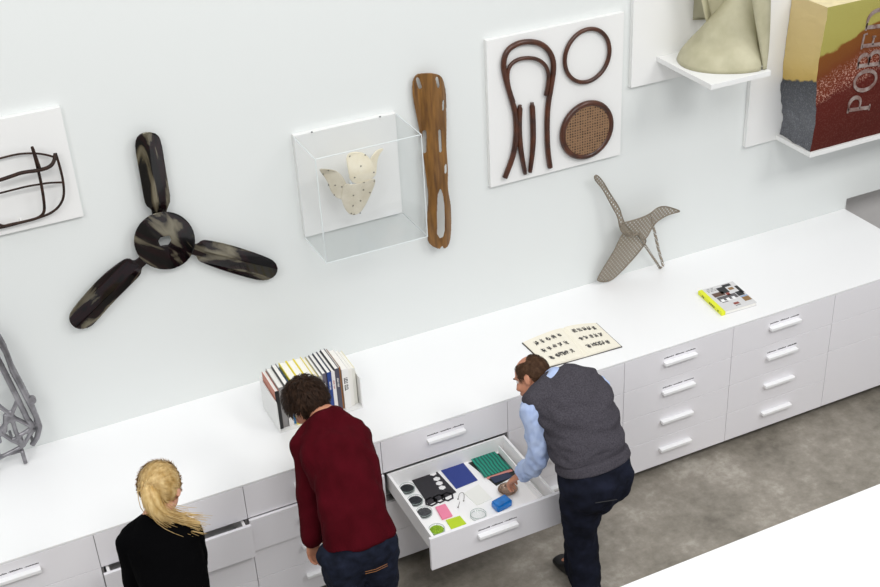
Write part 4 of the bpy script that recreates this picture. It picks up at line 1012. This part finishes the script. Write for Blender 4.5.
def hair_strands(bm, pts, flow, ln, wd, cnt, jitter=.35, seg=4, lift=.003):
    """short tapered locks: pts list of (position, normal)"""
    for _ in range(cnt):
        p, n_ = random.choice(pts); d = flow(p, n_)
        d = (d + Vector([random.uniform(-1, 1) for _ in range(3)]) * jitter); d = (d - n_ * d.dot(n_))
        if d.length < 1e-3: continue
        d.normalize(); sd = d.cross(n_) * wd * random.uniform(.5, 1); l = ln * random.uniform(.6, 1.2); prev = None; q = p + n_ * .001
        for k in range(seg + 1):
            t = k / seg; w_ = 1 - t ** 2; cc = q + d * l * t + n_ * (lift * math.sin(PI * t * .8) - .004 * t * t * (l / .04))
            if k == seg: e = [bm.verts.new(cc)]
            else: e = [bm.verts.new(cc - sd * w_), bm.verts.new(cc + sd * w_)]
            if prev:
                bm.faces.new(prev + e[::-1]) if len(e) == 2 else bm.faces.new((prev[0], prev[1], e[0]))
            prev = e
def hair_cap(L_, ax, sc, keep, grow=.012, rough=.004, seed=0):
    bm = bmesh.new(); s, f, u = ax
    vs = ell(bm, L_(0, -.012, .03), ((.077 + grow) * sc, (.097 + grow) * sc, (.088 + grow) * sc), ax, 5)
    c = L_(0, 0, 0)
    def loc(p): d = p - c; return Vector((d.dot(s), d.dot(f), d.dot(u))) / sc
    kill = [v for v in bm.verts if not keep(loc(v.co))]
    bmesh.ops.delete(bm, geom=kill, context='VERTS')
    bm.normal_update()
    for v in bm.verts:
        l = loc(v.co); v.co += v.normal * rough * noise.noise(v.co * 55 + Vector((seed, 0, 0)))
    pts = [(v.co.copy(), v.normal.copy()) for v in bm.verts]
    bmesh.ops.recalc_face_normals(bm, faces=bm.faces); bmesh.ops.solidify(bm, geom=bm.faces[:], thickness=.008)
    return bm, pts, loc

def shoe(bm, ank, d):
    d = Vector(d).normalized(); a = Vector((ank[0], ank[1], 0)); sd = (d.y, -d.x, 0)
    loft(bm, [(a - d * .06 + Vector((0, 0, .04)), .036, .034, sd), (a - d * .01 + Vector((0, 0, .058)), .047, .056, sd), (a + d * .06 + Vector((0, 0, .050)), .046, .048, sd), (a + d * .12 + Vector((0, 0, .032)), .049, .029, sd), (a + d * .18 + Vector((0, 0, .027)), .043, .023, sd)], 20, 2.6)
    for v in bm.verts:
        if v.co.z < .004: v.co.z = .004

def torso_secs(J, add, lo=0, hi=99, k=1.0):
    pel, wai, che, shm, nk = [Vector(J[q]) for q in ('pelvis', 'waist', 'chest', 'shm', 'neck')]
    hs, ss = Vector(J['hipR']) - Vector(J['hipL']), Vector(J['shR']) - Vector(J['shL'])
    sw = J.get('sw', ss.length / 2)
    g_ = J.get('girth', 1.0)
    rows_ = [(pel - Vector((0, 0, .10)), .155 * g_, .115 * g_, hs), (pel, .170 * g_, .128 * g_, hs), (pel.lerp(wai, .6), .158 * g_, .118 * g_, hs.lerp(ss, .3)), (wai, .150 * g_, .112 * g_, hs.lerp(ss, .4)),
             (wai.lerp(che, .5), .158 * g_, .115 * g_, ss), (che, sw * .93, .120 * g_, ss), (che.lerp(shm, .6), sw * .98, .108 * g_, ss), (shm, sw * .86, .085 * g_, ss), (shm.lerp(nk, .5), sw * .55, .070, ss), (nk, .068, .062, ss)]
    return [(c, a + add, b + add, s.normalized()) for i, (c, a, b, s) in enumerate(rows_) if lo <= i <= hi]

def traps(bm, J, add):
    for q in 'LR':
        s, nk, sm_ = Vector(J['sh' + q]), Vector(J['neck']), Vector(J['shm'])
        a = nk.lerp(sm_, .25); limb(bm, [a, a.lerp(s, .55) + Vector((0, 0, .004)), s], [.050 + add, .052 + add, .054 + add])
def body(J, name, label, skin, sc=1.0):
    bm = bmesh.new()
    loft(bm, torso_secs(J, 0)); traps(bm, J, -.006)
    for q in 'LR':
        limb(bm, [J['sh' + q], J['el' + q], J['wr' + q]], [.052, .042, .027])
        limb(bm, [J['hip' + q], J['kn' + q], J['an' + q]], [.088, .056, .038])
        hand(bm, J['wr' + q], J['hd' + q], None, J['th' + q], J.get('curl' + q, .5))
        a = Vector(J['an' + q]); d = Vector(J['ft' + q]).normalized(); limb(bm, [a, a + d * .05 - Vector((0, 0, .03)), a + d * .13 - Vector((0, 0, .045))], [.038, .034, .022])
    ax, L_ = head(bm, J['head'], J['face'], J['up'], J['neck'], sc)
    root = put(name, fuse(bm, .0048, 3), skin, None, True)
    recentre(root, (J['pelvis'][0], J['pelvis'][1], 0))
    tag(root, label, 'person')
    eyes(L_, root, sc)
    return root, ax, L_
def trousers(J, root, m, add=.02, name='trousers', seed=0):
    bm = bmesh.new(); loft(bm, torso_secs(J, add * .8, 0, 2), cap=(1, .2))
    for q in 'LR':
        a = Vector(J['an' + q]); kn = Vector(J['kn' + q])
        limb(bm, [J['hip' + q], J['kn' + q], a - Vector((0, 0, .035))], [.094, .066, .058], add * .8)
    bm = fuse(bm, .008, 4); folds(bm, .015, 11, (1, 1, .9), seed)
    return put(name, bm, m, root, True)
def sleeves(bm, J, qs, add, end=1.0, r=(.056, .045, .034)):
    for q in qs:
        wr = Vector(J['el' + q]).lerp(Vector(J['wr' + q]), end)
        limb(bm, [J['sh' + q], J['el' + q], wr], list(r), add)

# --- man in the grey vest, reaching into the open drawer
J = dict(pelvis=(3.0, -1.61, .93), waist=(2.995, -1.58, 1.03), chest=(2.985, -1.46, 1.185), shm=(2.975, -1.375, 1.285), neck=(2.935, -1.305, 1.315), head=(2.882, -1.20, 1.285),
         face=(-.66, .52, -.54), up=(-.02, .66, .72), hipL=(2.915, -1.62, .90), hipR=(3.095, -1.60, .90), shL=(2.79, -1.375, 1.265), shR=(3.13, -1.40, 1.265), sw=.185,
         elL=(2.80, -1.44, .975), wrL=(2.765, -1.275, .775), hdL=(-.12, .55, -.62), thL=(.8, .3, .1), curlL=.5,
         elR=(3.15, -1.25, 1.02), wrR=(3.14, -1.15, .80), hdR=(0, .3, -1), thR=(-.5, .8, .2), knL=(2.96, -1.54, .49), anL=(2.975, -1.62, .09), knR=(3.03, -1.42, .50), anR=(3.06, -1.37, .09),
         ftL=(.25, 1, 0), ftR=(-.12, 1, 0), girth=1.05)
r3, ax, L_ = body(J, 'person', 'balding man in a charcoal vest and blue shirt reaching into the open drawer', M['skin'], .90)
bm = bmesh.new(); loft(bm, torso_secs(J, .004, 3, 8)); traps(bm, J, .004); sleeves(bm, J, 'LR', .008, .90, (.056, .047, .036)); bm = fuse(bm, .007, 3); folds(bm, .014, 20, (1, 1, .6), 3)
shirt = put('shirt', bm, M['shirt'], r3, True)
bm = bmesh.new(); n_ = Vector(J['neck']); hd = Vector(J['head']); t = (hd - n_).normalized()
c1 = n_ + Vector((.010, -.016, .004)); ndir = (Vector((-.55, .45, .7))).normalized()
limb(bm, [c1 - ndir * .06, c1 + ndir * .004, c1 + ndir * .022], [.090, .073, .064], 0)
put('collar', fuse(bm, .006, 2), M['shirt'], shirt, True)
bm = bmesh.new(); loft(bm, torso_secs(J, .024, 3, 8)); traps(bm, J, .015)
for q in 'LR':
    s = Vector(J['sh' + q]); ctr = Vector(J['shm']); limb(bm, [ctr.lerp(s, .5), s.lerp(ctr, .12)], [.086, .074])
bm = fuse(bm, .007, 4); folds(bm, .016, 8, (.8, 1, 2.2), 1)
vest = put('knitted_vest', bm, M['vest'], r3, True)
pel = Vector(J['pelvis']); wai = Vector(J['waist']); hs = Vector(J['hipR']) - Vector(J['hipL'])
bm = bmesh.new(); loft(bm, [(c, a + .027, q + .027, s) for c, a, q, s in torso_secs(J, 0, 2, 3)], 40, cap=(.25, .2)); bm = fuse(bm, .006, 2)
put('waistband', bm, M['vest'], vest, True)
tr = trousers(J, r3, M['cords'], .022, seed=4)
bm = bmesh.new(); p = pel + Vector((-.10, -.165, -.02)); tube(bm, [p, p + Vector((.12, .0, -.028))], .0022, 6); put('back_pocket', bm, M['ink'], tr)
for q in 'LR':
    bm = bmesh.new(); shoe(bm, J['an' + q], J['ft' + q]); put('shoe', fuse(bm, .005, 2), M['shoe'], r3, True)
# a fringe of brown hair, bald on top towards the forehead
keep = lambda l: (l.z > -.07) and (l.y < .05) and (l.z < .092 or l.y < -.03) and not (abs(l.x) > .05 and l.z < .005 and l.y > -.028)
bm, pts, loc = hair_cap(L_, ax, .90, keep, .004, .003, 2)
s_, f_, u_ = ax
hair_strands(bm, pts, lambda p, n: (-u_ - f_ * .4), .028, .0022, 1500)
put('hair', bm, M['hairbrown'], r3, False, flip=False)

# --- man in the maroon sweater
J = dict(pelvis=(1.815, -1.50, .93), waist=(1.815, -1.455, 1.03), chest=(1.845, -1.27, 1.19), shm=(1.855, -1.13, 1.285), neck=(1.845, -1.045, 1.335), head=(1.81, -.955, 1.345), sw=.158,
         face=(-.45, .55, -.72), up=(-.3, .5, .8), hipL=(1.715, -1.50, .90), hipR=(1.885, -1.51, .90), shL=(1.735, -1.10, 1.26), shR=(1.965, -1.15, 1.235),
         elL=(1.70, -1.20, 1.02), wrL=(1.648, -1.29, .835), hdL=(.04, .04, -1), thL=(.9, .4, 0), curlL=.7,
         elR=(1.97, -1.02, 1.0), wrR=(1.96, -1.0, .88), hdR=(0, .3, -1), thR=(-.5, .8, .2), knL=(1.74, -1.49, .49), anL=(1.74, -1.52, .09), knR=(1.90, -1.49, .49), anR=(1.90, -1.53, .09),
         ftL=(-.1, 1, 0), ftR=(.1, 1, 0), girth=.86)
r2, ax, L_ = body(J, 'person', 'dark-haired man in a maroon sweater and jeans leaning over drawers', M['skin'], 1.0)
bm = bmesh.new(); loft(bm, torso_secs(J, .024, 1, 8), cap=(.15, 1)); traps(bm, J, .004); sleeves(bm, J, 'LR', .014, .97, (.060, .050, .040))
bm = fuse(bm, .007, 4); folds(bm, .018, 8, (1.2, 1.2, .6), 8)
sw = put('sweater', bm, M['maroon'], r2, True)
bm = bmesh.new(); n_ = Vector(J['neck']); c1 = n_ + Vector((.004, -.012, -.012)); ndir = Vector((-.35, .55, .76)).normalized()
limb(bm, [c1 - ndir * .05, c1 + ndir * .004], [.078, .066]); put('neck_band', fuse(bm, .006, 2), M['maroon'], sw, True)
tr = trousers(J, r2, M['jeans'], .016, 'jeans', 6)
bm = bmesh.new(); pel = Vector(J['pelvis'])
for k in (0, 1): p = pel + Vector((-.04, -.150, -.055 - k * .012)); tube(bm, [p, p + Vector((.05, -.004, -.004)), p + Vector((.11, .004, -.004))], .0011, 5)
put('pocket_stitching', bm, M['thread'], tr)
bm = bmesh.new(); tube(bm, [pel + Vector((-.09, -.137, .03)), pel + Vector((-.09, -.142, .03))], .007, 8)
for q in 'LR':
    bm2 = bmesh.new(); shoe(bm2, J['an' + q], J['ft' + q]); put('shoe', fuse(bm2, .005, 2), M['shoe'], r2, True)
bm.free()
keep = lambda l: (l.z > -.075) and (l.y < .075 or l.z > .07) and not (abs(l.x) > .045 and l.z < .015 and l.y > -.025)
bm, pts, loc = hair_cap(L_, ax, 1.0, keep, .020, .014, 5)
s_, f_, u_ = ax; crown = L_(0, -.07, .11)
hair_strands(bm, pts, lambda p, n: (p - crown).normalized() * 1.0 - u_ * .3, .045, .004, 2200, .5, lift=.008)
put('hair', bm, M['hairdark'], r2, False, flip=False)

# --- woman in black with a blond ponytail
J = dict(pelvis=(.955, -1.60, .90), waist=(.96, -1.56, 1.03), chest=(.965, -1.46, 1.18), shm=(.96, -1.42, 1.285), neck=(.975, -1.375, 1.335), head=(1.012, -1.34, 1.425),
         face=(.45, .70, -.50), up=(.0, .3, .95), hipL=(.875, -1.60, .87), hipR=(1.035, -1.60, .87), shL=(.838, -1.38, 1.255), shR=(1.075, -1.45, 1.255), sw=.15,
         elL=(.815, -1.42, 1.01), wrL=(.84, -1.25, .90), hdL=(.3, .9, -.3), thL=(.8, -.2, .5), curlL=.5,
         elR=(1.09, -1.43, 1.02), wrR=(1.06, -1.28, .98), hdR=(-.4, .8, -.2), thR=(-.6, -.2, .8), knL=(.88, -1.58, .47), anL=(.88, -1.60, .085), knR=(1.03, -1.58, .47), anR=(1.03, -1.60, .085),
         ftL=(0, 1, 0), ftR=(.1, 1, 0), girth=.86)
r1, ax, L_ = body(J, 'person', 'blond woman with a ponytail in a black top, seen from behind at the lower left', M['skinpale'], .95)
bm = bmesh.new(); loft(bm, torso_secs(J, .012, 1, 8)); traps(bm, J, .003); sleeves(bm, J, 'LR', .006, .98, (.056, .045, .034))
bm = fuse(bm, .007, 4); folds(bm, .006, 10, (1, 1, 1), 3)
put('black_top', bm, M['blacktop'], r1, True)
trousers(J, r1, M['blacktop'], .008, 'trousers', 2)
for q in 'LR':
    bm2 = bmesh.new(); shoe(bm2, J['an' + q], J['ft' + q]); put('shoe', fuse(bm2, .005, 2), M['shoe'], r1, True)
keep = lambda l: (l.z > -.085 + .3 * max(0, l.y + .05)) and (l.y < .07 or l.z > .075) and not (abs(l.x) > .06 and l.z < .0 and l.y > -.02)
bm, pts, loc = hair_cap(L_, ax, .95, keep, .014, .003, 9)
s_, f_, u_ = ax; tie = L_(-.012, -.112, .035)
hair_strands(bm, pts, lambda p, n: (tie - p).normalized(), .06, .003, 1800, .12, lift=.0012)
hair = put('hair', bm, M['blond'], r1, False, flip=False)
bm = bmesh.new(); t0 = tie
path = [t0, t0 + Vector((-.005, -.035, -.02)), t0 + Vector((.0, -.05, -.08)), t0 + Vector((.03, -.045, -.135)), t0 + Vector((.08, -.055, -.175)), t0 + Vector((.125, -.07, -.190)), t0 + Vector((.168, -.085, -.205))]
P = chaikin(path, 2); m_ = len(P)
tube(bm, P, [(.020 + .022 * math.sin(PI * min(1, i / m_ * 1.5))) * (1 - .75 * (i / m_) ** 2) for i in range(m_)], 16)
for _ in range(320):
    off = Vector([random.gauss(0, 1) for _ in range(3)]) * .011; spread = Vector((random.uniform(-.5, .5), random.uniform(-.6, .2), random.uniform(-1, .3))) * .05
    cut = random.uniform(.7, 1.0)
    Q = [p + off * (1 + 1.2 * i / m_) + spread * (i / m_) ** 3 for i, p in enumerate(P[::3]) for i in [i * 3]]
    Q = Q[:max(4, int(len(Q) * cut))]
    tube(bm, Q, [.0022 * (1 - .8 * i / len(Q)) for i in range(len(Q))], 4)
put('ponytail', bm, M['blond'], r1, True)
bm = bmesh.new(); tube(bm, [t0 + Vector((-.03, -.012, .002)), t0 + Vector((0, -.026, .01)), t0 + Vector((.03, -.012, .012))], .004, 8); put('hair_clip', bm, mat('clip_silver', 'd8d8d8', .3), r1, True)

# ------------------------------------------------------------------ camera
R = [(0.902217,-0.428575,-0.048246),(-0.256047,-0.442254,-0.859565),(0.347051,0.787867,-0.508744)]
cam = bpy.data.cameras.new('camera'); cam.sensor_width = 36; cam.lens = 50.9559; cam.clip_start = .1; cam.clip_end = 60
co = bpy.data.objects.new('camera', cam); COL.objects.link(co); SC.camera = co
m4 = Matrix.Identity(4)
for i in range(3):
    m4[i][0] = R[0][i]; m4[i][1] = -R[1][i]; m4[i][2] = -R[2][i]
m4[0][3], m4[1][3], m4[2][3] = (0.45901,-5.64202,4.77249)
co.matrix_world = m4

# ------------------------------------------------------------------ light: daylight from a glazed roof, plus added front fill
w = bpy.data.worlds.new('hall_light'); SC.world = w; w.use_nodes = True
bg = w.node_tree.nodes['Background']; bg.inputs[0].default_value = (.93, .96, 1, 1); bg.inputs[1].default_value = .55
def area(loc, sx, sy, e, rot=(0, 0, 0), col=(1, .99, .98)):
    l = bpy.data.lights.new('roof_and_fill_light', 'AREA'); l.shape = 'RECTANGLE'; l.size = sx; l.size_y = sy; l.energy = e; l.color = col
    o = bpy.data.objects.new('roof_and_fill_light', l); COL.objects.link(o); o.location = loc; o.rotation_euler = rot
for x in (-3, 2, 7): area((x, -6.6, 7.3), 3.2, 1.8, 183, (math.radians(42), 0, 0))  # added front fill, unseen above and behind the camera, brightens the drawer fronts
for x in (-2, 2, 6): area((x, -2.6, 7.2), 1.6, 3.2, 40, (math.radians(12), 0, 0))
SC.view_settings.view_transform = 'Standard'; SC.view_settings.look = 'None'; SC.view_settings.gamma = 1; SC.view_settings.exposure = 0
SC.view_settings.use_curve_mapping = False
